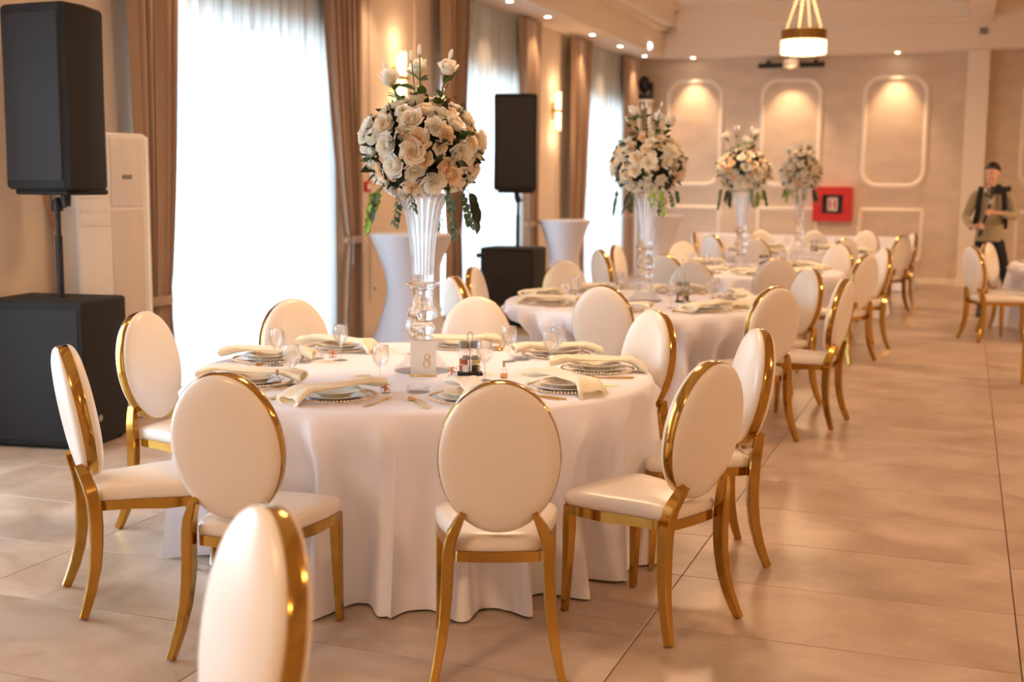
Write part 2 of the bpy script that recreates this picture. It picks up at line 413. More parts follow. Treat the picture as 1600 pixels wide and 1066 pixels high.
# ------------------------------------------------------------------ chairs
def oval(a, b, n=48): return [(a*cos(2*pi*i/n), b*sin(2*pi*i/n)) for i in range(n)]
def make_chair():
    t = empty('dining_chair')
    tilt = R(10); BC = Vector((0, -.235, .725)); A, Bx = .189, .246
    Mx = Matrix.Translation(BC) @ Matrix.Rotation(tilt, 4, 'X')
    # oval hoop: flat band, 44 mm deep
    m = MB(); n = 56; vs = []; fs = []
    sec = [(-.004, -.0185), (.002, -.019), (.0035, -.016), (.0035, .016), (.002, .019), (-.004, .0185)]
    for i in range(n):
        a = 2*pi*i/n; ca, sa = cos(a), sin(a); nn = Vector((ca/A, 0, sa/Bx)).normalized()
        for q, d in sec: vs.append(Mx @ (Vector((A*ca, d, Bx*sa))+nn*q))
    K = len(sec)
    for i in range(n):
        for q in range(K): fs.append((i*K+q, ((i+1) % n)*K+q, ((i+1) % n)*K+(q+1) % K, i*K+(q+1) % K))
    m.add(vs, fs); m.build('back_hoop', m_gold, t)
    # padded faces, front and rear
    def pad(sgn, bulge):
        m = MB(); n = 48; prof = [(1.0, .0), (1.028, .0195), (1.026, .026), (1.002, .034), (.95, .0415), (.87, .048), (.72, .053), (.5, .057), (.25, .059)]
        vs = []; fs = []; K = len(prof)
        for i in range(n):
            a = 2*pi*i/n
            for s, d in prof:
                vs.append(Mx @ Vector(((A-.005)*s*cos(a), sgn*d*bulge, (Bx-.005)*s*sin(a))))
        vs.append(Mx @ Vector((0, sgn*.0595*bulge, 0)))
        for i in range(n):
            j = (i+1) % n
            for q in range(K-1): fs.append((i*K+q, j*K+q, j*K+q+1, i*K+q+1))
            fs.append((i*K+K-1, j*K+K-1, n*K))
        fs.append([i*K for i in range(n)][::-1])
        return m.add(vs, fs)
    pad(1, 1.0).build('backrest', m_leather, t, angle=60)
    pad(-1, .86).build('backrest_rear', m_leather, t, angle=60)
    # seat outline, narrow waist at the back
    half = [(0, .252), (.10, .25), (.175, .244), (.203, .232), (.213, .205), (.211, .16), (.203, .10), (.190, .045), (.174, -.01), (.160, -.07), (.150, -.13), (.143, -.178), (.13, -.196), (.07, -.203), (0, -.205)]
    outl = half+[(-x, y) for x, y in half[-2:0:-1]]
    n = len(outl)
    def layer(s, z): return [(x*s, .02+(y-.02)*s, z) for x, y in outl]
    m = MB(); rings = [layer(.94, .408), layer(.985, .414), layer(1.0, .428), layer(.995, .444), layer(.965, .457), layer(.88, .465), layer(.7, .470), layer(.4, .473), layer(.15, .474)]
    vs = sum(rings, []); fs = []
    for k in range(len(rings)-1):
        for i in range(n): fs.append((k*n+i, k*n+(i+1) % n, (k+1)*n+(i+1) % n, (k+1)*n+i))
    fs += [list(range(n))[::-1], [(len(rings)-1)*n+i for i in range(n)]]
    m.add(vs, fs).build('seat', m_leather, t, angle=50)
    # rail under the seat, dips in a shallow wave along the sides
    m = MB(); vs = []; fs = []
    for x, y in outl:
        dip = .006*math.exp(-((y-.03)/.06)**2) if abs(x) > .12 else 0
        nv = Vector((x, (y-.02))); nv = nv.normalized()*.011
        for s, z in ((1, .376-dip), (1, .411), (0, .411), (0, .376-dip)):
            p = Vector((x, y))*.985-nv*(1-s)*1.1
            vs.append((p.x, p.y, z))
    for i in range(n):
        for q in range(4): fs.append((i*4+q, ((i+1) % n)*4+q, ((i+1) % n)*4+(q+1) % 4, i*4+(q+1) % 4))
    m.add(vs, fs).build('seat_frame', m_gold, t, angle=30)
    for s in (1, -1):
        P = [(.112, -.247, .548), (.128, -.236, .515), (.146, -.222, .475), (.156, -.212, .43), (.160, -.207, .385), (.162, -.205, .33), (.165, -.207, .26), (.172, -.215, .18), (.184, -.233, .10), (.196, -.253, .04), (.205, -.267, .004)]
        w = [.010, .015, .018, .0195, .020, .0195, .019, .0175, .0155, .0138, .0128]; d = [.018, .020, .022, .0235, .024, .0235, .0225, .021, .019, .017, .0155]
        MB().sweep([(s*x, y, z) for x, y, z in P], list(zip(w, d)), square=True).build('leg', m_gold, t, angle=25)
    for s in (1, -1):
        P = [(.190, .212, .405), (.191, .214, .33), (.193, .217, .2), (.195, .221, .1), (.197, .226, .004)]
        r = [(.0195, .0195), (.0195, .0195), (.0165, .0165), (.014, .014), (.012, .012)]
        MB().sweep([(s*x, y, z) for x, y, z in P], r, square=True).build('leg', m_gold, t, angle=25)
    return t
chair = make_chair()
GC = 'oval-back gold dining chairs'
def place_chair(x, y, face, label):
    """x, y: where the top of the oval back is, face: heading of the seat in degrees"""
    a = R(face); px, py = x*.988+.283*cos(a), y*.988+.283*sin(a)
    inst(chair, (px, py, 0), a-pi/2, label, 'chair', GC).scale = (1.018,)*3
T1N, T2N, T3N, T4N, T5N = 'nearest round table', 'second round table', 'third round table', 'fourth round table', 'right-edge table'
CH = [
 # nearest table: (top x, y, heading, seat word)
 (1, -3.15, 3.70, 48, 'left front'), (1, -3.64, 4.82, -2, 'far left'), (1, -2.24, 3.37, 97, 'front left'), (1, -1.343, 3.565, 112, 'front centre'),
 (1, -.80, 4.28, 155, 'front right'), (1, -.80, 5.34, 207, 'right'), (1, -1.41, 5.93, 229, 'rear right'), (1, -2.49, 6.25, -79, 'rear centre'), (1, -3.33, 5.68, -33, 'rear left'),
 (2, -1.06, 7.65, 138, 'front right'), (2, -.72, 8.50, 171, 'right'), (2, -1.06, 9.43, 218, 'rear right'), (2, -2.04, 9.83, -94, 'rear centre'), (2, -3.04, 9.48, -44, 'rear left'),
 (2, -3.41, 8.43, 7, 'far left'), (2, -3.17, 7.51, 44, 'left front'), (2, -2.07, 7.25, 90, 'front centre'),
 (3, -2.49, 10.69, 78, 'front left'), (3, -1.50, 10.70, 108, 'front centre'), (3, -.81, 11.62, 152, 'front right'), (3, -.73, 12.91, 205, 'right'), (3, -1.23, 13.51, 237, 'rear right'),
 (3, -2.91, 13.32, -51, 'rear left'), (3, -3.37, 12.25, 0, 'far left'), (3, -3.24, 11.22, 41, 'left front'),
 (4, -2.32, 14.65, 76, 'front centre'), (4, -2.95, 15.23, 51, 'left front'), (4, -3.32, 15.95, 10, 'far left'), (4, -1.30, 15.0, 130, 'front right'), (4, -.72, 16.45, 150, 'right'),
 (4, -.62, 17.30, 196, 'rear right'), (4, -1.27, 17.85, 250, 'rear centre'), (4, -1.94, 17.4, -90, 'rear inner'), (4, -2.66, 17.2, -60, 'rear left'),
 (5, .08, 13.81, 30, 'near left'), (5, .24, 14.86, -20, 'far left')]
TN = {1: T1N, 2: T2N, 3: T3N, 4: T4N, 5: T5N}
for k, x, y, f, w in CH: place_chair(x, y, f, 'cream oval-back gold chair at %s of the %s' % (w, TN[k]))
place_chair(.80, 10.42, 100, 'cream oval-back gold chair at right edge, mostly outside the view')
place_chair(-1.215, 2.0, -128, 'cream oval-back gold chair cropped at the bottom edge, closest to camera')

# ------------------------------------------------------------------ tables
TC = {1: (-2.235, 4.95), 2: (-2.13, 8.58), 3: (-2.07, 12.22), 4: (-1.97, 15.9), 5: (1.50, 14.85)}
TR = {1: 1.02, 2: 1.0, 3: 1.0, 4: 1.0, 5: 1.0}
ZT = .765
def seat_limit(k, a):
    """how far out the cloth may hang at heading a: it is pushed in where a chair's seat reaches under it"""
    x, y = TC[k]; r0 = 9.0
    for kk, cx_, cy_, f, _ in CH:
        if kk != k: continue
        fa = R(f); ox, oy = cx_*.988+.283*cos(fa)-x, cy_*.988+.283*sin(fa)-y
        r = .3
        while r < 1.3:
            px, py = r*cos(a)-ox, r*sin(a)-oy
            ly = px*cos(fa)+py*sin(fa); lx = px*sin(fa)-py*cos(fa)
            if abs(lx) < .235 and -.25 < ly < .275: r0 = min(r0, r); break
            r += .01
    return r0
def round_cloth(k):
    rr = random.Random(40+k); x, y = TC[k]; r0 = TR[k]
    nf = 25; ph = [rr.uniform(-.10, .10) for _ in range(nf)]; am = [rr.uniform(.55, 1.25) for _ in range(nf)]
    n = nf*16; rot = rr.uniform(0, 6)
    lim = [seat_limit(k, 2*pi*j/n+rot) for j in range(n)]
    lim = [min(lim[(j+d) % n]+.002*abs(d)**1.2 for d in range(-9, 10)) for j in range(n)]
    def fold(a):
        q = a/(2*pi)*nf; i = int(q) % nf; fr = q-int(q)
        w = am[i]*(1-fr)+am[(i+1) % nf]*fr
        return w*(.5+.5*cos(2*pi*(q+ph[i]*(1-fr)+ph[(i+1) % nf]*fr)))**2.0
    m = MB(); rings = []
    tops = [(0.001, 0), (.3, 0), (.6, 0), (.85, 0), (.955, 0), (.985, -.003), (1.0, -.012), (1.006, -.03)]
    drops = [.06, .12, .2, .3, .4, .5, .6, .68, .735, .757]
    vs = []
    for j in range(n):
        a = 2*pi*j/n; f = fold(a)
        for s, dz in tops: vs.append((r0*s*cos(a), r0*s*sin(a), ZT+dz))
        for d in drops:
            q = d/.757
            rr_ = r0*(1.006)+.004+.050*q+(f-.28)*(.19*q**.72)+.008*q*sin(a*3+k)
            z_ = ZT-d; b_ = max(0, min(1, (.70-z_)/.2)); b_ = b_*b_*(3-2*b_)
            hd_ = ((2*pi*j/n+rot+pi) % (2*pi))-pi; free = k == 1 and -.25 < hd_ < .75      # here the cloth falls over the seat edges
            rr_ = max(rr_+min(0, lim[j]-r0*1.15)*b_, min(rr_, r0*.985+(rr_-r0)*.5) if free else .4)
            aa = a+.018*q*sin(a*nf*.5+k)
            vs.append((rr_*cos(aa), rr_*sin(aa), ZT-d))
    K = len(tops)+len(drops); fs = []
    for j in range(n):
        j2 = (j+1) % n
        for i in range(K-1): fs.append((j*K+i, j2*K+i, j2*K+i+1, j*K+i+1))
    m.add(vs, fs)
    o = m.build('tablecloth', m_cloth, angle=70); o.location = (x, y, 0); o.rotation_euler = (0, 0, rot)
    return tag(o, 'white floor-length tablecloth over the %s' % TN[k], 'tablecloth', 'white round tablecloths')
for k in TC: round_cloth(k)
# long head table against the far wall
def head_cloth():
    m = MB(); L_, D_, h = 3.35, .75, .80; per = []
    pts = []
    n1, n2 = 120, 28
    for i in range(n1): pts.append((-L_/2+L_*i/n1, -D_/2, 0, -1))
    for i in range(n2): pts.append((L_/2, -D_/2+D_*i/n2, 1, 0))
    for i in range(n1): pts.append((L_/2-L_*i/n1, D_/2, 0, 1))
    for i in range(n2): pts.append((-L_/2, D_/2-D_*i/n2, -1, 0))
    n = len(pts); vs = []; fs = []; K = 5
    for i, (x, y, a, b) in enumerate(pts):
        f = .5+.5*sin(i*.55+.6*sin(i*.11))
        for z, q in ((h, 0), (h-.01, .05), (h*.66, .35), (h*.33, .7), (.012, 1)):
            vs.append((x+a*.05*f*q+a*.006*(q > 0), y+b*.05*f*q+b*.006*(q > 0), z))
    for i in range(n):
        for q in range(K-1): fs.append((i*K+q, ((i+1) % n)*K+q, ((i+1) % n)*K+q+1, i*K+q+1))
    fs.append([i*K for i in range(n)])
    o = m.add(vs, fs).build('tablecloth', m_cloth, angle=40); o.location = (-2.42, 20.0, 0)
    tag(o, 'long white tablecloth over the head table by far wall', 'tablecloth')
head_cloth()

# ------------------------------------------------------------------ vases and bouquets
m_vglass = clear('crystal_glass', .30, 1.42); m_foot = clear('crystal_foot', .78, 1.45)
def make_vase():
    t = empty('glass_vase')
    MB().lathe([(0, 0), (.126, 0), (.132, .006), (.130, .014), (.118, .024), (.098, .038), (.080, .058), (.064, .085), (.053, .115), (.047, .138), (.0, .138)], 40).build('foot', m_foot, t, angle=50)
    MB().lathe([(0, .139), (.040, .139), (.048, .145), (.049, .152), (.040, .159), (.036, .162), (.046, .168), (.054, .180), (.056, .193), (.052, .207), (.042, .217), (.036, .222), (.048, .229), (.064, .242), (.067, .256), (.062, .272), (.052, .300), (.046, .33), (.046, .355), (.054, .374), (.074, .386), (.077, .391), (.074, .396), (.052, .400), (0, .400)], 40).build('stem', m_vglass, t, angle=50)
    rib = lambda a, z: .075*(abs(cos(a*10))-.5)
    outr = [(.047, .401), (.048, .45), (.050, .50), (.056, .57), (.066, .64), (.080, .705), (.098, .755), (.116, .785)]
    m = MB(); n = 120; vs = []; fs = []
    prof = [(r, z, 1) for r, z in outr]+[(.113, .786, 0)]+[(r-.007, z, 0) for r, z in outr[::-1][1:-1]]+[(.040, .43, 0)]
    K = len(prof)
    for j in range(n):
        a = 2*pi*j/n
        for r, z, k in prof:
            q = r*(1+(rib(a, z) if k else 0)); vs.append((q*cos(a), q*sin(a), z))
    for j in range(n):
        for i in range(K-1): fs.append((j*K+i, ((j+1) % n)*K+i, ((j+1) % n)*K+i+1, j*K+i+1))
    fs.append([j*K for j in range(n)][::-1]); fs.append([j*K+K-1 for j in range(n)])
    m.add(vs, fs).build('trumpet', m_vglass, t, angle=70)
    return t
vase = make_vase()

def rose_mesh(seed, m, open_=1.0):
    """unit rose (radius about 1) looking along +Z: a tight bud wrapped by widening cupped petals"""
    rr = random.Random(seed); mb = MB(); core = []
    def petal(az, r, h, lean, width, curl, c):
        NU, NV = 5, 5; base = len(mb.v); vs = []; fs = []
        for i in range(NU):
            u = i/(NU-1)*2-1
            for j in range(NV):
                v = j/(NV-1)
                w = width*(sin(min(1, v*1.25+.12)*pi*.5))*(1-.22*max(0, v-.75)*4*abs(u))
                rad = r*(.35+.65*min(1, sqrt(v*1.15)))+lean*v*v+curl*max(0, v-.65)*2.6
                a = az+u*w; rad *= 1+.13*u
                z = h*v*(1-.12*u*u)-curl*.9*max(0, v-.7)**1.3*2.0-.1
                rad *= 1+.03*sin(u*5+az*3)
                vs.append((rad*cos(a), rad*sin(a), z)); core.append(c*(1-.5*v))
        for i in range(NU-1):
            for j in range(NV-1):
                fs.append((i*NV+j, (i+1)*NV+j, (i+1)*NV+j+1, i*NV+j+1))
        mb.add(vs, fs)
    rings = [(2, .12, .60, .00, 1.5, .00, 1.0), (3, .24, .66, .01, 1.15, .00, .9), (3, .38, .72, .02, 1.1, .01, .7), (4, .53, .74, .03, .88, .03, .45), (5, .70, .66, .05, .74, .08, .2), (6, .88, .48, .08, .62, .13, 0)]
    for k, (n, r, h, l, w, c, co) in enumerate(rings):
        o = rr.uniform(0, 6)
        for i in range(n):
            petal(o+2*pi*i/n+rr.uniform(-.15, .15), r*rr.uniform(.93, 1.05)*(.92+.08*open_), h*rr.uniform(.92, 1.06), l*open_, w, c*open_*rr.uniform(.6, 1.4), co)
    b0 = len(mb.v); mb.ell((0, 0, .22), .07, .07, .34, 8, 6); core += [1.0]*(len(mb.v)-b0)
    b0 = len(mb.v); mb.ell((0, 0, -.02), .74, .74, .30, 12, 6); core += [.4]*(len(mb.v)-b0)
    me = mb.mesh('rose', m, angle=75)
    at = me.attributes.new('core', 'FLOAT', 'POINT'); at.data.foreach_set('value', core)
    return me
ROSE = {c: [rose_mesh(s+i, m, o) for i, o in ((0, .8), (1, 1.1), (2, 1.3))] for c, s, m in (('w', 1, m_pw), ('c', 11, m_pc), ('p', 21, m_pp))}
def leaf_shape(mb, M, L_, Wd, bend=.25, n=5):
    """one leaf blade with a folded midrib, in the local frame of M (grows along +X)"""
    top = []; vs = []; fs = []
    for i in range(n+1):
        t = i/n; w = Wd*sin(pi*min(1, t*.9+.08))**.8*(1-.15*t)
        z = -bend*L_*t*t
        for s in (-1, 0, 1): vs.append(M @ Vector((L_*t, s*w, z+abs(s)*w*.28)))
    for i in range(n):
        for q in (0, 1): fs.append((i*3+q, (i+1)*3+q, (i+1)*3+q+1, i*3+q+1))
    mb.add(vs, fs)
def frame(d, up=Vector((0, 0, 1)), loc=(0, 0, 0), roll=0):
    d = Vector(d).normalized(); s = up.cross(d)
    if s.length < 1e-3: s = Vector((0, 1, 0)).cross(d)
    s.normalize(); u = d.cross(s)
    M = Matrix((d, s, u)).transposed().to_4x4() @ Matrix.Rotation(roll, 4, 'X'); M.translation = Vector(loc); return M
leaf_me = {}
for nm, m, L_, w in (('leaf', m_leaf, .085, .026), ('dark', m_leafd, .08, .024), ('round', m_euc, .036, .016), ('lime', m_lime, .05, .022)):
    mb = MB(); leaf_shape(mb, Matrix.Identity(4), L_, w); leaf_me[nm] = mb.mesh('leaf', m, angle=80)
def make_bouquet():
    rr = random.Random(5); t = empty('rose_bouquet')          # origin: rim of the vase
    C = Vector((0, 0, .195)); RX, RZ = .240, .200
    # dense dark foliage the blooms are set into
    mb = MB(); mb.ell(C, RX*.80, RX*.80, RZ*.80, 20, 12)
    for i in range(420):
        z = rr.uniform(-.85, 1); a = rr.uniform(0, 2*pi); q = sqrt(1-z*z); d = Vector((q*cos(a), q*sin(a), z))
        p = C+Vector((d.x*RX, d.y*RX, d.z*RZ))*rr.uniform(.74, .9)
        dd = (d+Vector((rr.uniform(-1, 1), rr.uniform(-1, 1), rr.uniform(-1, 1)))*.9).normalized()
        leaf_shape(mb, frame(dd, loc=p, roll=rr.uniform(0, 6)), rr.uniform(.05, .085), rr.uniform(.014, .022), n=3)
    tag(mb.build('foliage', m_leafd, t, angle=70), kind='stuff')
    st = MB()
    for i in range(16):
        a = 2*pi*i/16; st.sweep([(.02*cos(a), .02*sin(a), -.33), (.05*cos(a*1.0+.3), .05*sin(a+.3), -.08), (.10*cos(a), .10*sin(a), .08)], .004, 5)
    st = None
    n = 96; k = 0; g = pi*(3-sqrt(5)); pts = []
    for i in range(n):
        z = 1-(i+.5)/n*1.86
        if z < -.86: continue
        a = g*i+rr.uniform(-.12, .12); q = sqrt(max(0, 1-z*z)); pts.append((a, z, q))
    for a, z, q in pts:
        d = Vector((q*cos(a), q*sin(a), z)); c = rr.choices('wcp', (6, 4, 3))[0]
        s = rr.choices((.031, .043, .053), (3, 5, 4))[0]*rr.uniform(.92, 1.1)
        if c == 'p': s *= .85
        p = C+Vector((d.x*RX, d.y*RX, d.z*RZ))*rr.uniform(.93, 1.05)
        dd = (d+Vector((rr.uniform(-1, 1), rr.uniform(-1, 1), rr.uniform(-.6, 1)))*.22).normalized()
        o = link('rose', rr.choice(ROSE[c]), t); qn = Vector((0, 0, 1)).rotation_difference(dd) @ Quaternion((0, 0, 1), rr.uniform(0, 6))
        o.location = p; o.rotation_euler = qn.to_euler(); o.scale = (s, s, s*1.05)
        k += 1
    def leaf(kind, p, d, s=1, roll=0):
        M = frame(d, loc=p, roll=roll); o = link('leaf', leaf_me[kind], t); o.matrix_basis = M @ Matrix.Scale(s, 4)
    for i in range(26):                                           # leaves peeping out between the blooms
        z = rr.uniform(-.7, .9); a = rr.uniform(0, 2*pi); q = sqrt(1-z*z); d = Vector((q*cos(a), q*sin(a), z))
        leaf(rr.choice(('leaf', 'dark', 'dark')), C+Vector((d.x*RX, d.y*RX, d.z*RZ))*.95, (d+Vector((rr.uniform(-1, 1), rr.uniform(-1, 1), .3))*.7), rr.uniform(.7, 1.0), rr.uniform(-1, 1))
    # upright lisianthus sprays: stem, bud, leaves, an open bloom or two
    for i, (a, h, x) in enumerate(((.3, .30, .09), (2.1, .27, .10), (3.5, .25, .12), (5.0, .31, .07), (1.2, .21, .12), (4.2, .20, .13), (2.8, .30, .05), (5.8, .24, .13))):
        b0 = Vector((x*.6*cos(a), x*.6*sin(a), .30)); b1 = Vector((x*cos(a), x*sin(a), .30+h*.55)); b2 = Vector((x*1.35*cos(a), x*1.35*sin(a), .28+h))
        s = MB().sweep([b0, b0.lerp(b1, .5)+Vector((0, 0, .005)), b1, b1.lerp(b2, .5), b2], .0026, 5).build('stem', m_leaf, t)
        if i % 2 == 0 or i == 3:
            MB().ell(b2+Vector((0, 0, .016)), .010, .010, .024, 8, 6, M=frame((b2-b1), loc=(0, 0, 0)).to_3x3() @ Matrix.Rotation(R(90), 3, 'Y')).build('bud', m_pw, t)
        else:
            o = link('rose', ROSE['w'][0], t); o.location = b2; o.scale = (.044, .044, .064); o.rotation_euler = (.5*cos(a+1.57), .5*sin(a+1.57), a)
        for j in range(5):
            q = rr.uniform(.15, .85); p = b0.lerp(b1, q*1.3) if q < .7 else b1.lerp(b2, .4); aa = a+rr.uniform(-2, 2)
            leaf('leaf', p, (cos(aa), sin(aa), rr.uniform(.4, 1.4)), rr.uniform(.55, .9), rr.uniform(-.6, .6))
    for i in range(3):                                            # small dry brown filler sprigs near the top
        a = .2+i*.9; mb = MB(); p = C+Vector((.12*cos(a), .12*sin(a), .165))
        for j in range(26):
            q = p+Vector((rr.gauss(0, .022), rr.gauss(0, .022), rr.gauss(.01, .02))); mb.ell(q, .006, .006, .009, 6, 4)
        tag(mb.build('filler_sprig', m_brownf, t), kind='stuff')
    # hanging eucalyptus and ivy round the rim
    for a, ln, kind in ((3.55, .19, 'lime'), (3.9, .14, 'round'), (5.7, .22, 'round'), (6.1, .17, 'round'), (.5, .16, 'dark'), (1.6, .2, 'round'), (2.5, .18, 'round'), (4.9, .10, 'round'), (3.2, .12, 'lime')):
        p0 = Vector((.13*cos(a), .13*sin(a), .05)); p1 = Vector((.21*cos(a), .21*sin(a), .0)); p2 = Vector((.235*cos(a+.08), .235*sin(a+.08), .03-ln))
        MB().sweep([p0, p0.lerp(p1, .6)+Vector((0, 0, .01)), p1, p1.lerp(p2, .5)+Vector((.01*cos(a), .01*sin(a), 0)), p2], .002, 5).build('stem', m_leaf, t)
        nl = int(ln/.016)
        for j in range(nl):
            q = j/nl; p = p1.lerp(p2, q); sd = 1 if j % 2 else -1
            leaf(kind, p, (cos(a+sd*1.1), sin(a+sd*1.1), -.9), rr.uniform(.75, 1.1), rr.uniform(-.5, .5))
    return t
bouq = make_bouquet()
for k in (1, 2, 3, 4):
    x, y = TC[k]
    inst(vase, (x, y, ZT), .3*k, 'tall ribbed clear glass vase in the middle of %s' % TN[k], 'vase', 'tall glass vases')
    inst(bouq, (x, y, ZT+.785), [0, 0, 1.9, 3.7, 5.2][k], 'round cream rose bouquet on the vase of %s' % TN[k], 'bouquet', 'rose bouquets on glass vases')

# ------------------------------------------------------------------ place settings
m_charger = clear('charger_glass', .92)
def make_charger():
    t = empty('charger_plate')
    MB().lathe([(0, .0), (.10, 0), (.118, .002), (.150, .011), (.160, .0125), (.160, .0155), (.148, .0145), (.116, .006), (.10, .004), (0, .004)], 40).build('glass_disc', m_charger, t, angle=40)
    m = MB()
    for i in range(72):
        a = 2*pi*i/72; m.ell((.1605*cos(a), .1605*sin(a), .0145), .0066, .0066, .0060, 6, 4)
    tag(m.build('beaded_rim', mat('pale_gold_beads', (.80, .66, .48, 1), .12, .75), t, angle=80), kind='stuff')
    return t
def lathe_thing(name, prof, m, n=40, angle=40): return MB().lathe(prof, n).build(name, m, angle=angle)
charger = make_charger()
dplate = lathe_thing('dinner_plate', [(0, 0), (.070, 0), (.075, .003), (.110, .013), (.128, .0165), (.1285, .0185), (.110, .0165), (.076, .006), (.07, .0045), (0, .0045)], m_china)
splate = lathe_thing('soup_plate', [(0, 0), (.055, 0), (.058, .003), (.078, .020), (.106, .026), (.1065, .028), (.076, .024), (.054, .006), (0, .005)], m_china)
def make_napkin(seed, curl):
    rr = random.Random(seed); m = MB(); n = 24; q = 20; ph = rr.uniform(0, 6); vs = []; fs = []
    for i in range(n):
        s = i/(n-1)*2-1
        hw = .050+.030*max(0, abs(s)-.25)**1.2+.006*sin(s*5+ph)
        ht = .010+.016*max(0, abs(s)-.4)
        x = .205*s; y = .018*sin(s*2.2+ph)
        z = .016-.040*max(0, abs(s)-.48)**1.3*(1.5 if s > 0 else .9)
        if curl and s > .75: z -= .03*(s-.75)*4*curl
        for j in range(q):
            a = 2*pi*j/q
            c, d = cos(a), sin(a)
            py = hw*math.copysign(abs(c)**.8, c); pz = ht*math.copysign(abs(d)**.9, d)
            pz += .004*sin(py*70+s*4+ph)*(d > 0)
            vs.append((x+.012*abs(c)*s, y+py, z+pz+(.006*abs(c) if abs(s) > .6 else 0)))
    for i in range(n-1):
        for j in range(q): fs.append((i*q+j, i*q+(j+1) % q, (i+1)*q+(j+1) % q, (i+1)*q+j))
    # ends: rolled cloth, a recessed spiral-like mouth
    for e, off in ((0, -1), (n-1, 1)):
        base = len(vs)
        cxs = [sum(vs[e*q+j][k] for j in range(q))/q for k in range(3)]
        for sc_, dx in ((.72, 0), (.66, -.03*off)):
            for j in range(q):
                p = vs[e*q+j]; vs.append((cxs[0]+(p[0]-cxs[0])*sc_+dx, cxs[1]+(p[1]-cxs[1])*sc_, cxs[2]+(p[2]-cxs[2])*sc_))
        for j in range(q):
            j2 = (j+1) % q
            fs.append((e*q+j, e*q+j2, base+j2, base+j)); fs.append((base+j, base+j2, base+q+j2, base+q+j))
        fs.append([base+q+j for j in range(q)])
    m.add(vs, fs); return m.build('napkin', m_napkin, angle=60)
napk = [make_napkin(3, 0.0), make_napkin(8, .7)]
def make_wineglass():
    prof = [(0, 0), (.032, 0), (.034, .0015), (.030, .003), (.012, .006), (.0055, .012), (.0042, .03), (.0045, .06), (.007, .073), (.018, .083), (.029, .097), (.0355, .116), (.0365, .135), (.034, .155), (.0315, .168), (.0303, .1685), (.0325, .155), (.035, .135), (.034, .116), (.0275, .099), (.016, .087), (.005, .082), (0, .081)]
    return lathe_thing('wine_glass', prof, m_wine, 24, 60)
wglass = make_wineglass()
def make_fork():
    m = MB(); m.sweep([(-.10, 0, .004), (-.05, 0, .003), (0, 0, .004), (.045, 0, .007), (.06, 0, .006)], [(.0065, .0015), (.0055, .0015), (.003, .002), (.004, .0018), (.011, .0012)], 8, up=Vector((0, 0, 1)))
    for k in range(4):
        y = -.0085+k*.00567; m.sweep([(.058, y, .006), (.08, y, .006), (.10, y, .010)], [(.0016, .001), (.0014, .001), (.0008, .0008)], 5, up=Vector((0, 0, 1)))
    return m.build('fork', m_goldc)
def make_knife():
    m = MB(); m.sweep([(-.11, 0, .004), (-.06, 0, .004), (0, 0, .004), (.008, 0, .004)], [(.007, .003), (.0065, .003), (.005, .003), (.005, .002)], 8, up=Vector((0, 0, 1)))
    m.sweep([(.005, 0, .003), (.03, .001, .003), (.08, .002, .003), (.112, .004, .003)], [(.006, .0012), (.009, .0012), (.0095, .0012), (.003, .0008)], 8, up=Vector((0, 0, 1)))
    return m.build('knife', m_goldc)
def make_spoon():
    m = MB(); m.sweep([(-.10, 0, .004), (-.05, 0, .003), (.02, 0, .004), (.055, 0, .009)], [(.0065, .0015), (.005, .0015), (.0028, .002), (.004, .002)], 8, up=Vector((0, 0, 1)))
    m.ell((.08, 0, .009), .031, .020, .007, 16, 8); return m.build('spoon', m_goldc)
fork, knife, spoon = make_fork(), make_knife(), make_spoon()
m_cork = mat('cork', lin(196, 150, 104), .8); m_amber = mat('amber_liquid', (.85, .42, .10, 1), .05, 0, Transmission_Weight=.8, IOR=1.36)
def make_bottle():
    t = empty('favour_bottle')
    MB().lathe([(0, 0), (.016, 0), (.018, .003), (.018, .026), (.015, .034), (.008, .042), (.0065, .05), (.007, .056), (.0055, .056), (.005, .048), (.006, .041), (.013, .033), (.016, .026), (.016, .004), (0, .003)], 18).build('flask', m_glass, t, angle=50)
    MB().lathe([(0, .0045), (.0150, .0045), (.0152, .018), (0, .018)], 16).build('liquid', m_amber, t)
    MB().lathe([(0, .049), (.0048, .049), (.0062, .066), (.0058, .070), (0, .070)], 12).build('cork', m_cork, t)
    return t
favour = make_bottle()
m_peach = mat('peach_sweets', lin(226, 156, 120), .6)
def make_cup():
    t = empty('small_glass_cup')
    MB().lathe([(0, 0), (.019, 0), (.023, .03), (.026, .042), (.0245, .042), (.0215, .03), (.018, .003), (0, .003)], 20).build('cup', m_glass, t, angle=50)
    m = MB(); rr = random.Random(2)
    for i in range(30):
        z = rr.uniform(.008, .036); a = rr.uniform(0, 6.28); r = rr.uniform(0, .011+z*.16); m.ell((r*cos(a), r*sin(a), z), .0045, .0045, .004, 6, 4)
    tag(m.build('sweets', m_peach, t), kind='stuff'); return t
cup = make_cup()
def make_ashtray():
    n = 48; vs = []; fs = []
    prof = [(0.001, 0), (.046, 0), (.049, .003), (.049, .024), (.047, .027), (.043, .027), (.041, .024), (.040, .007), (.001, .006)]
    K = len(prof)
    for j in range(n):
        a = 2*pi*j/n; notch = .008*max(0, cos(a*3))**24
        for r, z in prof: vs.append((r*cos(a), r*sin(a), z-(notch if z > .02 else 0)))
    for j in range(n):
        for i in range(K-1): fs.append((j*K+i, ((j+1) % n)*K+i, ((j+1) % n)*K+i+1, j*K+i+1))
    return MB().add(vs, fs).build('ashtray', m_glass, angle=40)
ashtray = make_ashtray()
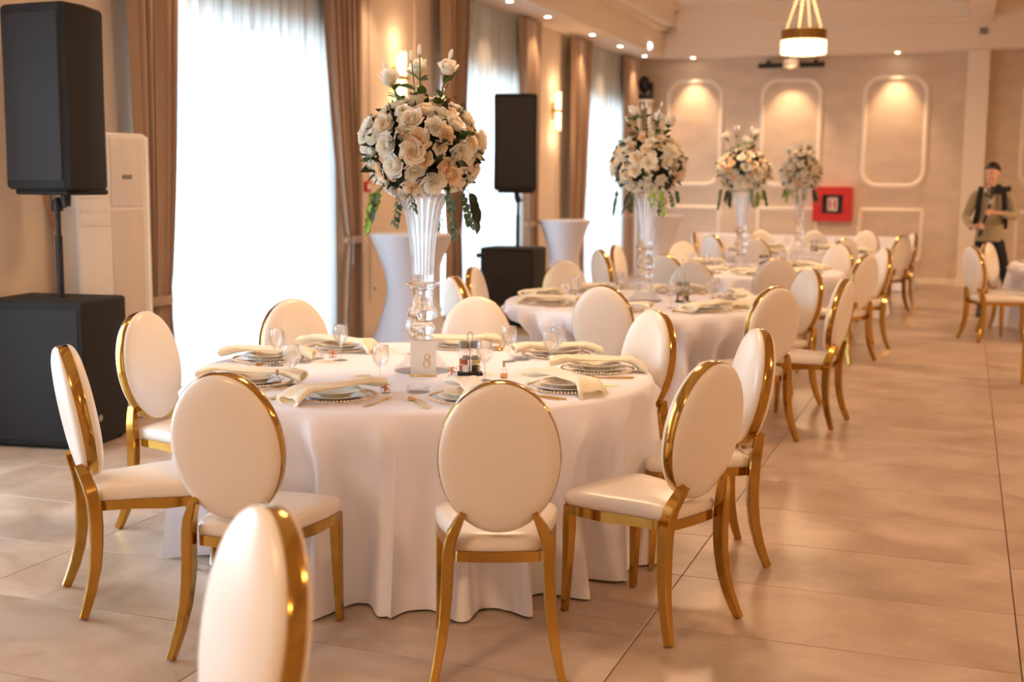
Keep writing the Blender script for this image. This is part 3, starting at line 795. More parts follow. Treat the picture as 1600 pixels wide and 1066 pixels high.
m_pepper = mat('ground_pepper', lin(66, 48, 40), .9); m_salt = mat('salt', lin(244, 240, 236), .9); m_oil = mat('olive_oil', (.75, .65, .16, 1), .05, 0, Transmission_Weight=.7); m_vin = mat('red_vinegar', (.62, .12, .05, 1), .05, 0, Transmission_Weight=.6)
def make_stand():
    t = empty('cruet_stand')
    MB().rbox(-.056, .056, -.040, .040, 0, .012, r=.006).build('tray', m_blackp, t)
    s = MB()
    s.sweep([(0, 0, .01), (0, 0, .145)], .0028, 8)
    s.sweep([(0, 0, .143), (-.009, 0, .152), (-.011, 0, .17), (-.008, 0, .185), (0, 0, .19), (.008, 0, .185), (.011, 0, .17), (.009, 0, .152), (0, 0, .143)], .0022, 6)
    s.build('handle', m_steel, t)
    rr_ = MB()
    for z in (.05,):
        rr_.sweep([(-.054, -.038, z), (.054, -.038, z), (.054, .038, z), (-.054, .038, z), (-.054, -.038, z)], .0016, 6)
    rr_.build('guard_rail', m_steel, t); return t
def make_cruet(h, r, fill, mname):
    t = empty(mname)
    MB().lathe([(0, 0), (r, 0), (r, h*.72), (r*.92, h*.76), (r*.86, h*.76), (r*.9, h*.7), (r*.88, .004), (0, .003)], 20).build('bottle', m_glass, t, angle=50)
    MB().lathe([(0, .0045), (r*.85, .0045), (r*.85, h*.42), (0, h*.42)], 16).build('contents', fill, t)
    MB().lathe([(0, h*.765), (r*1.02, h*.765), (r*1.04, h*.80), (r*1.0, h*.93), (r*.8, h), (0, h)], 20).build('cap', m_grey, t, angle=40); return t
stand = make_stand(); cr_o = make_cruet(.135, .022, m_oil, 'oil_cruet'); cr_v = make_cruet(.135, .022, m_vin, 'vinegar_cruet')
sh_s = make_cruet(.075, .017, m_salt, 'salt_shaker'); sh_p = make_cruet(.075, .017, m_pepper, 'pepper_shaker')
def cruets(k, x, y, rz):
    inst(stand, (x, y, ZT), rz, 'cruet stand with wire loop handle on %s' % TN[k], 'cruet stand', 'cruet stands')
    M = Matrix.Rotation(rz, 3, 'Z')
    for pr, dx, dy, l, c in ((cr_v, -.027, .016, 'red vinegar bottle in the cruet stand on', 'bottle'), (cr_o, .027, .016, 'pale oil bottle in the cruet stand on', 'bottle'), (sh_s, -.019, -.021, 'small salt shaker in the cruet stand on', 'shaker'), (sh_p, .021, -.021, 'small pepper shaker in the cruet stand on', 'shaker')):
        p = M @ Vector((dx, dy, 0)); inst(pr, (x+p.x, y+p.y, ZT+.012), rz, l+' '+TN[k], c, 'cruets and shakers')

SEAT = {1: [(-128, 'left front'), (-180, 'far left'), (-93, 'front left'), (-53, 'front centre'), (-18, 'front right'), (22, 'right'), (58, 'rear right'), (101, 'rear centre'), (145, 'rear left')],
        2: [(-42, 'front right'), (-4, 'right'), (38, 'rear right'), (86, 'rear centre'), (136, 'rear left'), (-173, 'far left'), (-134, 'left front'), (-88, 'front centre')],
        3: [(-106, 'front left'), (-70, 'front centre'), (-27, 'front right'), (27, 'right'), (57, 'rear right'), (129, 'rear left'), (180, 'far left'), (-139, 'left front')],
        4: [(-111, 'front centre'), (-146, 'left front'), (-172, 'far left'), (-50, 'front right'), (5, 'right'), (40, 'rear right'), (72, 'rear centre'), (125, 'rear left')],
        5: [(-150, 'near left'), (-178, 'far left')]}
# napkin heading (degrees, world) for each place of the nearest table, the rest follow a loose pattern
NAP1 = {'left front': (15, 0), 'far left': (20, 0), 'front left': (-114, 1), 'front centre': (-60, 0), 'front right': (-40, 1), 'right': (20, 1), 'rear right': (32, 0), 'rear centre': (205, 0), 'rear left': (-8, 1)}
def setting(k, ang, seat):
    cx_, cy_ = TC[k]; a = R(ang); rr = random.Random(int(ang*7+k*131)); r = .765*TR[k]
    u = Vector((cos(a), sin(a), 0)); v = Vector((-sin(a), cos(a), 0))         # outward, and to the sitter's left when facing in
    P = Vector((cx_, cy_, ZT))+u*r+v*rr.uniform(-.02, .02); at = lambda out, side, z=0: P+u*out-v*side+Vector((0, 0, z))
    w = '%s place of %s' % (seat, TN[k])
    inst(charger, P, a, 'beaded clear glass charger at '+w, 'plate', 'beaded glass chargers')
    inst(dplate, P+Vector((0, 0, .0045)), 0, 'flat white dinner plate at '+w, 'plate', 'white dinner plates')
    inst(splate, P+Vector((0, 0, .0095)), 0, 'deep white plate under napkin at '+w, 'plate', 'deep white plates')
    hd, cu = NAP1[seat] if k == 1 else (ang+rr.choice((-90, -70, -110, -50)), rr.choice((0, 1)))
    inst(napk[cu], P+Vector((0, 0, .041)), R(hd), 'folded cream napkin at '+w, 'napkin', 'folded cream napkins')
    if k in (1, 2):
        inst(knife, at(.03, .195), a+pi+rr.uniform(-.06, .06), 'gold knife at '+w, 'knife', 'gold knives')
        inst(spoon, at(.03, .222), a+pi+rr.uniform(-.06, .06), 'gold spoon at '+w, 'spoon', 'gold spoons')
        inst(fork, at(.02, -.20), a+pi+rr.uniform(-.12, .12), 'gold fork at '+w, 'fork', 'gold forks')
    if k != 1:
        inst(wglass, at(-.26, .11), 0, 'empty wine glass at '+w, 'glass', 'empty wine glasses')
    if k == 2:
        inst(favour, at(-.22, .02), 0, 'little corked bottle at '+w, 'bottle', 'corked favour bottles')
for k in SEAT:
    for a, s in SEAT[k]: setting(k, a, s)
for x, y, s in ((-2.90, 4.82, 'far left'), (-2.56, 4.37, 'left front'), (-2.72, 5.09, 'rear left'), (-2.23, 4.52, 'front left'), (-1.88, 4.80, 'front centre'), (-1.98, 5.37, 'rear right'), (-1.72, 5.21, 'front right'), (-1.77, 5.46, 'right'), (-2.5, 5.42, 'rear centre')):
    inst(wglass, (x, y, ZT), 0, 'empty wine glass at %s place of %s' % (s, T1N), 'glass', 'empty wine glasses')
for x, y, s in ((-2.60, 4.32, 'left front'), (-2.96, 4.76, 'far left'), (-1.83, 4.90, 'front centre'), (-1.66, 5.50, 'right')):
    inst(favour, (x, y, ZT), 0, 'little corked bottle at %s place of %s' % (s, T1N), 'bottle', 'corked favour bottles')
inst(ashtray, (-2.02, 4.43, ZT), .4, 'round glass ashtray before the number sign on nearest table', 'ashtray', 'glass ashtrays')
inst(ashtray, (-1.95, 5.44, ZT), 1.1, 'round glass ashtray behind the cruet stand on nearest table', 'ashtray', 'glass ashtrays')
inst(ashtray, (-2.86, 5.09, ZT), 2.1, 'round glass ashtray near rear left place of nearest table', 'ashtray', 'glass ashtrays')
inst(cup, (-2.80, 5.16, ZT), 0, 'tiny glass cup of sweets near rear left napkin, nearest table', 'cup', 'tiny sweet cups')
inst(cup, (-2.13, 4.36, ZT), 0, 'tiny glass cup of sweets by front left plate, nearest table', 'cup', 'tiny sweet cups')
inst(cup, (-2.06, 4.87, ZT), 0, 'tiny peach cup between number sign and cruet stand, nearest table', 'cup', 'tiny sweet cups')
cruets(1, -2.0, 4.93, R(25)); cruets(2, -1.86, 8.62, R(20)); cruets(3, -1.85, 12.3, R(15)); cruets(4, -1.78, 16.0, R(10))
inst(ashtray, (-1.78, 8.45, ZT), .2, 'round glass ashtray by the cruet stand on second round table', 'ashtray', 'glass ashtrays')
inst(cup, (-2.0, 8.1, ZT), 0, 'tiny glass cup of sweets near front of second round table', 'cup', 'tiny sweet cups')

# table number sign
sg = empty('table_number_sign', (-2.165, 4.80, ZT), R(20))
m_acr = mat('frosted_acrylic', lin(252, 250, 250), .4, 0, Transmission_Weight=.3, Alpha=.72)
sg_panel = MB().rbox(-.056, .056, -.0018, .0018, .006, .155, r=.0012, seg=1).build('acrylic_panel', m_acr, sg)
MB().rbox(-.058, .058, -.012, .012, 0, .007, r=.002).build('base_strip', m_goldc, sg)
dg = MB()
def loop8(cz, a, b, th_s, th_t, sx):
    n = 36; vs = []; fs = []
    for i in range(n):
        t_ = 2*pi*i/n
        for s in (0, 1):
            x, z = (a*cos(t_), b*sin(t_)) if s == 0 else ((a-th_s)*cos(t_)+sx*cos(t_)**2*0, (b-th_t)*sin(t_))
            if s: x += sx*sin(t_)
            for y in (-.0019, -.0036): vs.append((x+.012+z*.10+cz*.06, y, cz+z))
    for i in range(n):
        j = (i+1) % n
        for q, w_ in ((0, 1), (1, 3), (3, 2), (2, 0)): fs.append((i*4+q, j*4+q, j*4+w_, i*4+w_))
    dg.add(vs, fs)
loop8(.086, .0125, .0150, .0048, .0022, .0012); loop8(.054, .0165, .0190, .0062, .0024, -.0016)
dg.ell((.012+.034-.006, -.003, .100), .0030, .0012, .0030, 8, 6)
dg.build('numeral', m_goldc, sg_panel, angle=40)
tag(sg, 'frosted table sign with gold numeral 8 before the glass vase', 'table sign')

# ------------------------------------------------------------------ cocktail tables
def cocktail(x, y, r, label, rz):
    t = empty('cocktail_table', (x, y, 0), rz)
    MB().lathe([(0, 1.075), (r-.02, 1.075), (r-.004, 1.082), (r, 1.094), (r-.006, 1.106), (r-.02, 1.11), (0, 1.11)], 48).build('tabletop', m_spandex, t, angle=50)
    n = 64; zs = [.012, .05, .12, .22, .34, .46, .58, .68, .78, .88, .97, 1.03, 1.07, 1.09]; vs = []; fs = []; K = len(zs)
    for j in range(n):
        a = 2*pi*j/n
        for z in zs:
            up = r*1.0*(.56+.44*max(0, (z-.45)/.64)**1.9) if z > .45 else r*.56
            dn = max(0, 1-z/.62)**1.5; sq = (abs(cos(2*a))*.5+.5)**1.2
            rr_ = up+dn*(.30*sq+.14)*1.0*r*1.15
            vs.append((rr_*cos(a), rr_*sin(a), z))
    for j in range(n):
        for i in range(K-1): fs.append((j*K+i, ((j+1) % n)*K+i, ((j+1) % n)*K+i+1, j*K+i+1))
    MB().add(vs, fs).build('stretch_cover', m_spandex, t, angle=70)
    tag(t, label, 'cocktail table', 'white cocktail tables along the windows')
cocktail(-4.97, 10.75, .40, 'white stretch-covered cocktail table behind the nearest glass vase', .4)
cocktail(-5.08, 15.9, .35, 'white stretch-covered cocktail table right of second loudspeaker', .2)
cocktail(-4.55, 19.3, .35, 'white stretch-covered cocktail table in far left corner', .5)

# ------------------------------------------------------------------ loudspeakers
m_badge = mat('grey_badge', lin(170, 150, 130), .4)
def loudspeaker(loc, rz, zb, h, w, d, label):
    """trapezoid cabinet in a soft cover: wide front (-Y), narrower back"""
    t = empty('loudspeaker', (*loc, zb), rz)
    n = 12; m = MB(); vs = []; fs = []
    out = [(-w/2, -d/2), (-w/2+.03, -d/2-.022), (0, -d/2-.03), (w/2-.03, -d/2-.022), (w/2, -d/2), (w/2-.01, -d*.1), (w*.30, d/2-.02), (w*.27, d/2), (-w*.27, d/2), (-w*.30, d/2-.02), (-w/2+.01, -d*.1)]
    lv = [(0, .93), (.012, .985), (.03, 1.0), (h*.5, .985), (h-.03, 1.0), (h-.01, .985), (h, .94)]
    for z, s in lv: vs += [(x*s, y*s, z) for x, y in out]
    k = len(out)
    for i in range(len(lv)-1):
        for j in range(k): fs.append((i*k+j, i*k+(j+1) % k, (i+1)*k+(j+1) % k, (i+1)*k+j))
    fs += [list(range(k))[::-1], [(len(lv)-1)*k+j for j in range(k)]]
    m.add(vs, fs).build('cover', m_black, t, angle=28)
    MB().rbox(-w/2+.035, w/2-.035, -d/2-.034, -d/2-.012, .05, h-.05, r=.008).build('front_panel', mat('charcoal_mesh_panel', lin(40, 39, 41), .8), t)
    MB().lathe([(0, 0), (.018, 0), (.018, .004), (.013, .006), (0, .006)], 16, M=Matrix.Rotation(R(90), 3, 'Y'), c=(w*.452, -.06, .12)).build('badge', m_badge, t)
    MB().rbox(-w*.42, w*.40, -d*.46, d*.36, -.030, .004, r=.012).build('base_flap', m_black, t)
    MB().lathe([(0, -.10), (.026, -.10), (.030, -.06), (.03, -.029), (0, -.029)], 16).build('pole_socket', m_blackp, t)
    return tag(t, label, 'loudspeaker', 'black covered loudspeakers')
def subwoofer(loc, rz, w, d, h, label, knob=False):
    t = empty('subwoofer', (*loc, 0), rz)
    MB().rbox(-w/2, w/2, -d/2, d/2, .012, h, r=.022, seg=3).build('cover', m_black, t)
    MB().rbox(-w/2+.03, w/2-.03, -d/2-.007, -d/2+.01, .05, h-.05, r=.006).build('front_panel', mat('black_mesh_panel', lin(34, 34, 37), .8), t)
    MB().lathe([(0, 0), (.020, 0), (.020, .004), (.014, .006), (0, .006)], 16, M=Matrix.Rotation(R(90), 3, 'Y'), c=(w/2-.001, -d*.18, .17)).build('badge', m_badge, t)
    f = MB()
    for sx in (-1, 1):
        for sy in (-1, 1): f.box(sx*w*.4-.03, sx*w*.4+.03, sy*d*.38-.03, sy*d*.38+.03, 0, .014)
    tag(f.build('rubber_feet', m_blackp, t), kind='stuff')
    if knob:
        k = MB(); k.sweep([(-w/2+.01, -d*.2, h-.09), (-w/2-.06, -d*.22, h-.10)], .014, 10); k.ell((-w/2-.07, -d*.22, h-.10), .03, .03, .03); k.build('side_knob', m_blackp, t)
    return tag(t, label, 'subwoofer', 'black covered subwoofers')
def pole(loc, z0, z1, label):
    t = empty('speaker_pole', (*loc, z0))
    MB().lathe([(0, 0), (.035, 0), (.035, .012), (.022, .016), (.022, (z1-z0)*.62), (0, (z1-z0)*.62)], 16).build('lower_tube', m_blackp, t)
    MB().lathe([(.0, (z1-z0)*.6), (.016, (z1-z0)*.6), (.016, z1-z0), (0, z1-z0)], 14).build('upper_tube', m_blackp, t)
    c = MB().lathe([(0, 0), (.032, 0), (.034, .03), (.030, .07), (0, .07)], 16, c=(0, 0, (z1-z0)*.86)); c.sweep([(.02, 0, (z1-z0)*.9), (.07, -.01, (z1-z0)*.91)], .008, 8); c.build('clamp', m_blackp, t)
    return tag(t, label, 'speaker pole', 'black speaker poles')
subwoofer((-5.17, 6.03), R(9), .66, .52, .885, 'large black covered subwoofer on the floor, left edge of view')
pole((-5.14, 6.05), .885, 1.49, 'black pole on the left-edge subwoofer')
loudspeaker((-5.06, 6.03), R(-4), 1.535, 1.06, .49, .42, 'large black covered loudspeaker on pole, top left corner')
subwoofer((-4.75, 13.0), R(2), .62, .52, .885, 'black covered subwoofer behind the nearest table, by second window', True)
pole((-4.71, 13.02), .885, 1.46, 'black pole on the second subwoofer')
loudspeaker((-4.72, 13.0), R(14), 1.515, 1.05, .47, .42, 'black covered loudspeaker in front of second window')
# loose cable hanging behind the near loudspeaker
tag(MB().sweep([(-5.60, 6.42, 1.78), (-5.59, 6.46, 1.5), (-5.585, 6.56, 1.2), (-5.56, 6.60, .9), (-5.5, 6.5, .4), (-5.5, 6.45, .01)], .006, 6).build('cable', mat('orange_cable', lin(226, 150, 104), .5)), 'thin orange cable hanging on the wall below the left loudspeaker', 'cable')

# floor-standing air conditioner
ac = empty('air_conditioner', (-5.37, 6.73, 0), R(68))
MB().rbox(-.26, .26, -.17, .17, 0, 1.90, r=.03, seg=3).build('cabinet', m_white, ac)
MB().rbox(-.02, .215, -.182, -.16, 1.42, 1.86, r=.01).build('top_panel', mat('cream_panel', lin(228, 216, 204), .25), ac)
MB().rbox(-.02, .215, -.180, -.16, .12, 1.40, r=.01).build('front_panel', mat('beige_panel', lin(216, 200, 184), .3), ac)
lv = MB()
for i in range(6): lv.box(-.235, -.05, -.178, -.165, 1.30+i*.09, 1.34+i*.09)
tag(lv.build('louvres', m_white, ac, smooth=False), kind='stuff')
MB().rbox(.06, .13, -.185, -.178, 1.60, 1.63, r=.002, seg=1).build('display', m_grey, ac)
MB().rbox(.232, .262, -.178, -.05, .02, 1.88, r=.008).build('side_trim', mat('glossy_white', lin(250, 248, 246), .12), ac)
tag(ac, 'tall white floor-standing air conditioner behind the left loudspeaker', 'air conditioner')

# small things on the window wall
def callpoint():
    t = empty('fire_call_point', (X0+.05, 11.06, 1.55)); MB().rbox(0, .035, -.05, .05, -.05, .05, r=.006).build('housing', m_red, t)
    MB().rbox(.030, .038, -.03, .03, -.03, .03, r=.002, seg=1).build('press_plate', m_white, t); tag(t, 'small red fire call point on the pier left of the bouquet', 'call point')
callpoint()
so = empty('wall_socket', (X0+.05, 11.22, .52)); MB().rbox(0, .012, -.04, .04, -.04, .04, r=.004).build('cover_plate', m_white, so); MB().lathe([(0, 0), (.02, 0), (.022, .004), (0, .004)], 16, M=Matrix.Rotation(R(90), 3, 'Y'), c=(.012, 0, 0)).build('socket_face', m_grey, so)
tag(so, 'small white wall socket low on the pier behind cocktail table', 'socket')

# sconces
def sconce(y, z, label):
    t = empty('wall_sconce', (X0+.05, y, z))
    MB().rbox(0, .02, -.05, .05, -.12, .12, r=.004).build('backplate', m_gold, t)
    MB().rbox(.015, .13, -.085, .085, -.018, .018, r=.005).build('gold_band', m_gold, t)
    for s in (-1, 1):
        for i in range(5):
            a = pi*(i/4-.5); r = .055
            h = .22+.05*(i % 2)
            MB().sweep([(.075+r*.6*cos(a), .072*sin(a), s*.018), (.075+r*.6*cos(a), .072*sin(a), s*h)], .013, 8).build('crystal_rod', m_bulb, t)
    lamp('sconce_light', 'POINT', (X0+.22, y, z+.38), 3.5, shadow_soft_size=.05); lamp('sconce_light', 'POINT', (X0+.22, y, z-.38), 3.5, shadow_soft_size=.05)
    return tag(t, label, 'sconce', 'crystal wall sconces')
sconce(11.72, 2.66, 'lit crystal wall sconce behind the nearest bouquet')
sconce(16.92, 2.62, 'lit crystal wall sconce right of the second loudspeaker')

# ------------------------------------------------------------------ downlights
def downlight(x, y, z, label, power, aim=(0, 0, -1), size=R(85)):
    t = empty('downlight', (x, y, z))
    MB().ring([(.040, -.006), (.056, -.007), (.060, 0), (.040, 0)], 24).build('rim', m_white, t)
    MB().lathe([(0, -.0035), (.040, -.0035), (.040, .0), (0, .0)], 24).build('lens', m_dl, t)
    o = lamp('downlight_beam', 'SPOT', (x, y, z-.02), power, spot_size=size, spot_blend=.7, shadow_soft_size=.03)
    o.rotation_euler = Vector(aim).to_track_quat('-Z', 'Y').to_euler()
    return tag(t, label, 'downlight', 'recessed soffit downlights')
names = ['nearest', 'second', 'third', 'fourth', 'fifth']
for i, y in enumerate((14.13, 15.55, 17.59, 19.15, 20.7)):
    downlight(-5.24, y, 3.75, '%s lit downlight along the window-side soffit' % names[i], SPOT_POWER)
for y in (1.5, 4.6, 7.8, 11.0): lamp('downlight_beam', 'SPOT', (-5.24, y, 3.73), SPOT_POWER, spot_size=R(85), spot_blend=.7, shadow_soft_size=.03)
for x, n in ((-4.52, 'left'), (-2.86, 'middle'), (-1.17, 'right')):
    downlight(x, 21.10 if n == 'middle' else 21.22, 3.75, 'lit downlight above the %s arched panel of far wall' % n, 110, aim=(0, .12 if n == 'middle' else .06, -1), size=R(70))

# white round fitting on the soffit face, given a glow of its own
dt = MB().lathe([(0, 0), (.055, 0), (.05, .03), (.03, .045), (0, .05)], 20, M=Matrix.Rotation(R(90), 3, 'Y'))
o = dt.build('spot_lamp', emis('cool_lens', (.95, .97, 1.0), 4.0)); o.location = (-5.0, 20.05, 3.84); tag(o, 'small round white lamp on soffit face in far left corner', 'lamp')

# ------------------------------------------------------------------ chandelier
ch = empty('chandelier', (-2.20, 17.5, 3.40))
RC = .29
MB().ring([(RC, .16), (RC+.012, .165), (RC+.014, .30), (RC, .305), (RC-.008, .30), (RC-.008, .165)], 64).build('brass_ring', mat('dark_brass', (.40, .22, .06, 1), .35, 1.0), ch)
rod = MB(); rod.sweep([(0, 0, 0), (0, 0, .02), (0, 0, .17), (0, 0, .19)], [.012, .020, .020, .010], 8); rodm = rod.mesh('crystal_rod', m_bulb)
for i in range(40):
    a = 2*pi*i/40; link('crystal_rod', rodm, ch, (RC*cos(a)*.985, RC*sin(a)*.985, -.01-.012*(i % 2)))
for i in range(20):
    a = 2*pi*i/20; link('crystal_rod', rodm, ch, (.17*cos(a), .17*sin(a), -.035))
MB().lathe([(0, .19), (RC-.01, .19), (RC-.01, .205), (0, .205)], 40).build('lamp_plate', m_gold, ch)
for i in range(4):
    a = R(25+90*i); m = MB(); p0 = Vector((RC*.86*cos(a), RC*.86*sin(a), .30)); p1 = Vector((.02*cos(a), .02*sin(a), 1.02))
    for j in range(13):
        q = p0.lerp(p1, j/12); m.ell(q, .016, .016, .034, 8, 6)
    m.build('bead_strand', emis('warm_bead', (1.0, .66, .28), 1.1), ch)
MB().lathe([(0, 1.0), (.05, 1.0), (.07, 1.05), (.07, 1.165), (0, 1.165)], 24).build('canopy', m_gold, ch)
tag(ch, 'round brass crystal chandelier hanging lit from the coffered ceiling', 'chandelier')
lamp('chandelier_light', 'AREA', (-2.20, 17.5, 3.33), CH_POWER*1.05, shape='DISK', size=.5)
lamp('chandelier_light', 'POINT', (-2.20, 17.5, 4.0), 7, shadow_soft_size=.2)

# ------------------------------------------------------------------ far wall fittings
bar = empty('wall_bar', (-2.86, 21.5, 3.60))
MB().rbox(-.56, .54, -.22, -.15, -.045, .035, r=.012).build('black_bar', m_blackp, bar)
for s in (-.42, .36): MB().box(s, s+.05, -.20, 0, .03, .08).build('bracket', m_blackp, bar, smooth=False)
MB().rbox(-.14, .13, -.27, -.0, -.06, .10, r=.03).build('centre_housing', mat('beige_plastic', lin(214, 190, 164), .4), bar)
tag(bar, 'long black bar fixture on wall above the middle arched panel', 'wall fixture')
hc = empty('fire_hose_cabinet', (-2.11, 21.5, 1.29))
m = MB(); w, h, iw, ih = .32, .29, .17, .155
for q in ((-w, -iw, -h, h), (iw, w, -h, h), (-iw, iw, ih, h), (-iw, iw, -h, -ih)): m.box(q[0], q[1], -.17, 0, q[2], q[3])
m.build('cabinet', m_red, hc, smooth=False)
MB().box(-iw, iw, -.02, 0, -ih, ih).build('back_plate', mat('dark_inside', lin(70, 60, 52), .6), hc, smooth=False)
MB().rbox(-.075, .085, -.16, -.152, -.11, .11, r=.003, seg=1).build('white_sign', m_white, hc)
s = MB()
s.add([(-.055, -.163, .085), (.06, -.163, .085), (.06, -.163, -.085), (-.055, -.163, -.085)], [(0, 1, 2, 3)])
s.build('red_square', m_red, hc, smooth=False)
s = MB(); s.add([(-.03, -.1645, .075), (.035, -.1645, .075), (.012, -.1645, .0), (.035, -.1645, -.075), (-.03, -.1645, -.075), (-.008, -.1645, .0)], [(0, 1, 2, 5), (5, 2, 3, 4)]); s.build('white_symbol', m_white, hc, smooth=False)
MB().rbox(-iw, iw, -.172, -.168, -ih, ih, r=.001, seg=1).build('glass_door', m_glass, hc)
MB().ell((-.24, -.174, .02), .018, .01, .022).build('latch', m_steel, hc)
tag(hc, 'red fire hose cabinet with small window on far wall', 'fire cabinet')
sn = MB().rbox(-.06, .06, -.03, 0, -.05, .05, r=.01).build('wall_sensor', m_grey); sn.location = (.12, 21.0, 4.02); tag(sn, 'small grey sensor box on beam above the far column', 'sensor')
# moving-head light on a tall white tower in the far left corner
tw = empty('light_tower', (-5.36, 21.24, 0))
for sx in (-.10, .10): MB().box(sx-.035, sx+.035, -.05, .05, .02, 3.02).build('upright', m_white, tw, smooth=False)
MB().box(-.16, .16, -.11, .11, 3.02, 3.05).build('top_plate', m_white, tw, smooth=False); MB().box(-.18, .22, -.11, .11, 0, .02).build('base_plate', m_white, tw, smooth=False)
tag(tw, 'slim white two-post tower in the far left corner', 'stand')
mh = empty('moving_head_light', (-5.36, 21.24, 3.05))
MB().rbox(-.14, .14, -.11, .11, 0, .10, r=.015).build('base', m_blackp, mh)
for sx in (-1, 1): MB().rbox(sx*.125-.025, sx*.125+.025, -.05, .05, .08, .30, r=.012).build('yoke_arm', m_blackp, mh)
MB().ell((0, -.01, .27), .10, .12, .15, 16, 10).build('head', m_blackp, mh); MB().lathe([(0, 0), (.07, 0), (.07, .02), (0, .03)], 20, M=Matrix.Rotation(R(90), 3, 'X'), c=(0, -.12, .27)).build('lens', mat('dark_lens', lin(30, 30, 40), .05), mh)
tag(mh, 'black moving-head stage light on top of white corner tower', 'stage light')

# ------------------------------------------------------------------ the man filming at the right
def bake(o, mats, name, parent=None, smooth=True):
    dg = bpy.context.evaluated_depsgraph_get(); me = bpy.data.meshes.new_from_object(o.evaluated_get(dg)); me.name = name
    old = o.data; bpy.data.objects.remove(o); bpy.data.meshes.remove(old)
    me.materials.clear()
    for m in mats: me.materials.append(m)
    me.shade_smooth()
    return link(name, me, parent)
def skin(chains, voxel, extra=None, smooth_it=4):
    """chains: lists of ((x,y,z), r or (rx,ry)); every chain becomes skinned limbs, then all is fused into one surface"""
    mb = MB()
    for ch_ in chains:
        me = bpy.data.meshes.new('tmp'); me.from_pydata([c[0] for c in ch_], [(i, i+1) for i in range(len(ch_)-1)], [])
        o = bpy.data.objects.new('tmp', me); COL.objects.link(o)
        o.modifiers.new('s', 'SKIN'); sd = o.modifiers.new('d', 'SUBSURF'); sd.levels = 2; sd.render_levels = 2
        if not me.skin_vertices: me.attributes.new('skin', 'FLOAT', 'POINT')
        for i, c in enumerate(ch_):
            r = c[1] if isinstance(c[1], tuple) else (c[1], c[1]); me.skin_vertices[0].data[i].radius = r
            me.skin_vertices[0].data[i].use_root = (i == 0)
        dg = bpy.context.evaluated_depsgraph_get(); ev = bpy.data.meshes.new_from_object(o.evaluated_get(dg))
        mb.add([v.co.copy() for v in ev.vertices], [tuple(p.vertices) for p in ev.polygons])
        bpy.data.objects.remove(o); bpy.data.meshes.remove(me); bpy.data.meshes.remove(ev)
    if extra: mb.add(extra.v, extra.f)
    me = bpy.data.meshes.new('tmp'); me.from_pydata(mb.v, [], mb.f); o = bpy.data.objects.new('tmp', me); COL.objects.link(o)
    rm = o.modifiers.new('r', 'REMESH'); rm.mode = 'VOXEL'; rm.voxel_size = voxel
    sm = o.modifiers.new('m', 'SMOOTH'); sm.factor = .5; sm.iterations = smooth_it
    return o
m_skin = mat('skin', lin(220, 168, 136), .5, 0, Subsurface_Weight=.1, Subsurface_Radius=(.01, .004, .002))
m_hair = noisy(mat('black_hair', lin(24, 20, 18), .6), 90, .4)
m_sweat = noisy(mat('olive_knit', lin(166, 148, 116), .9, 0, Sheen_Weight=.3), 180, .15, bump=.2)
m_trous = mat('black_trousers', lin(20, 20, 22), .8)
m_shoe = mat('dark_shoe', lin(30, 28, 28), .5)
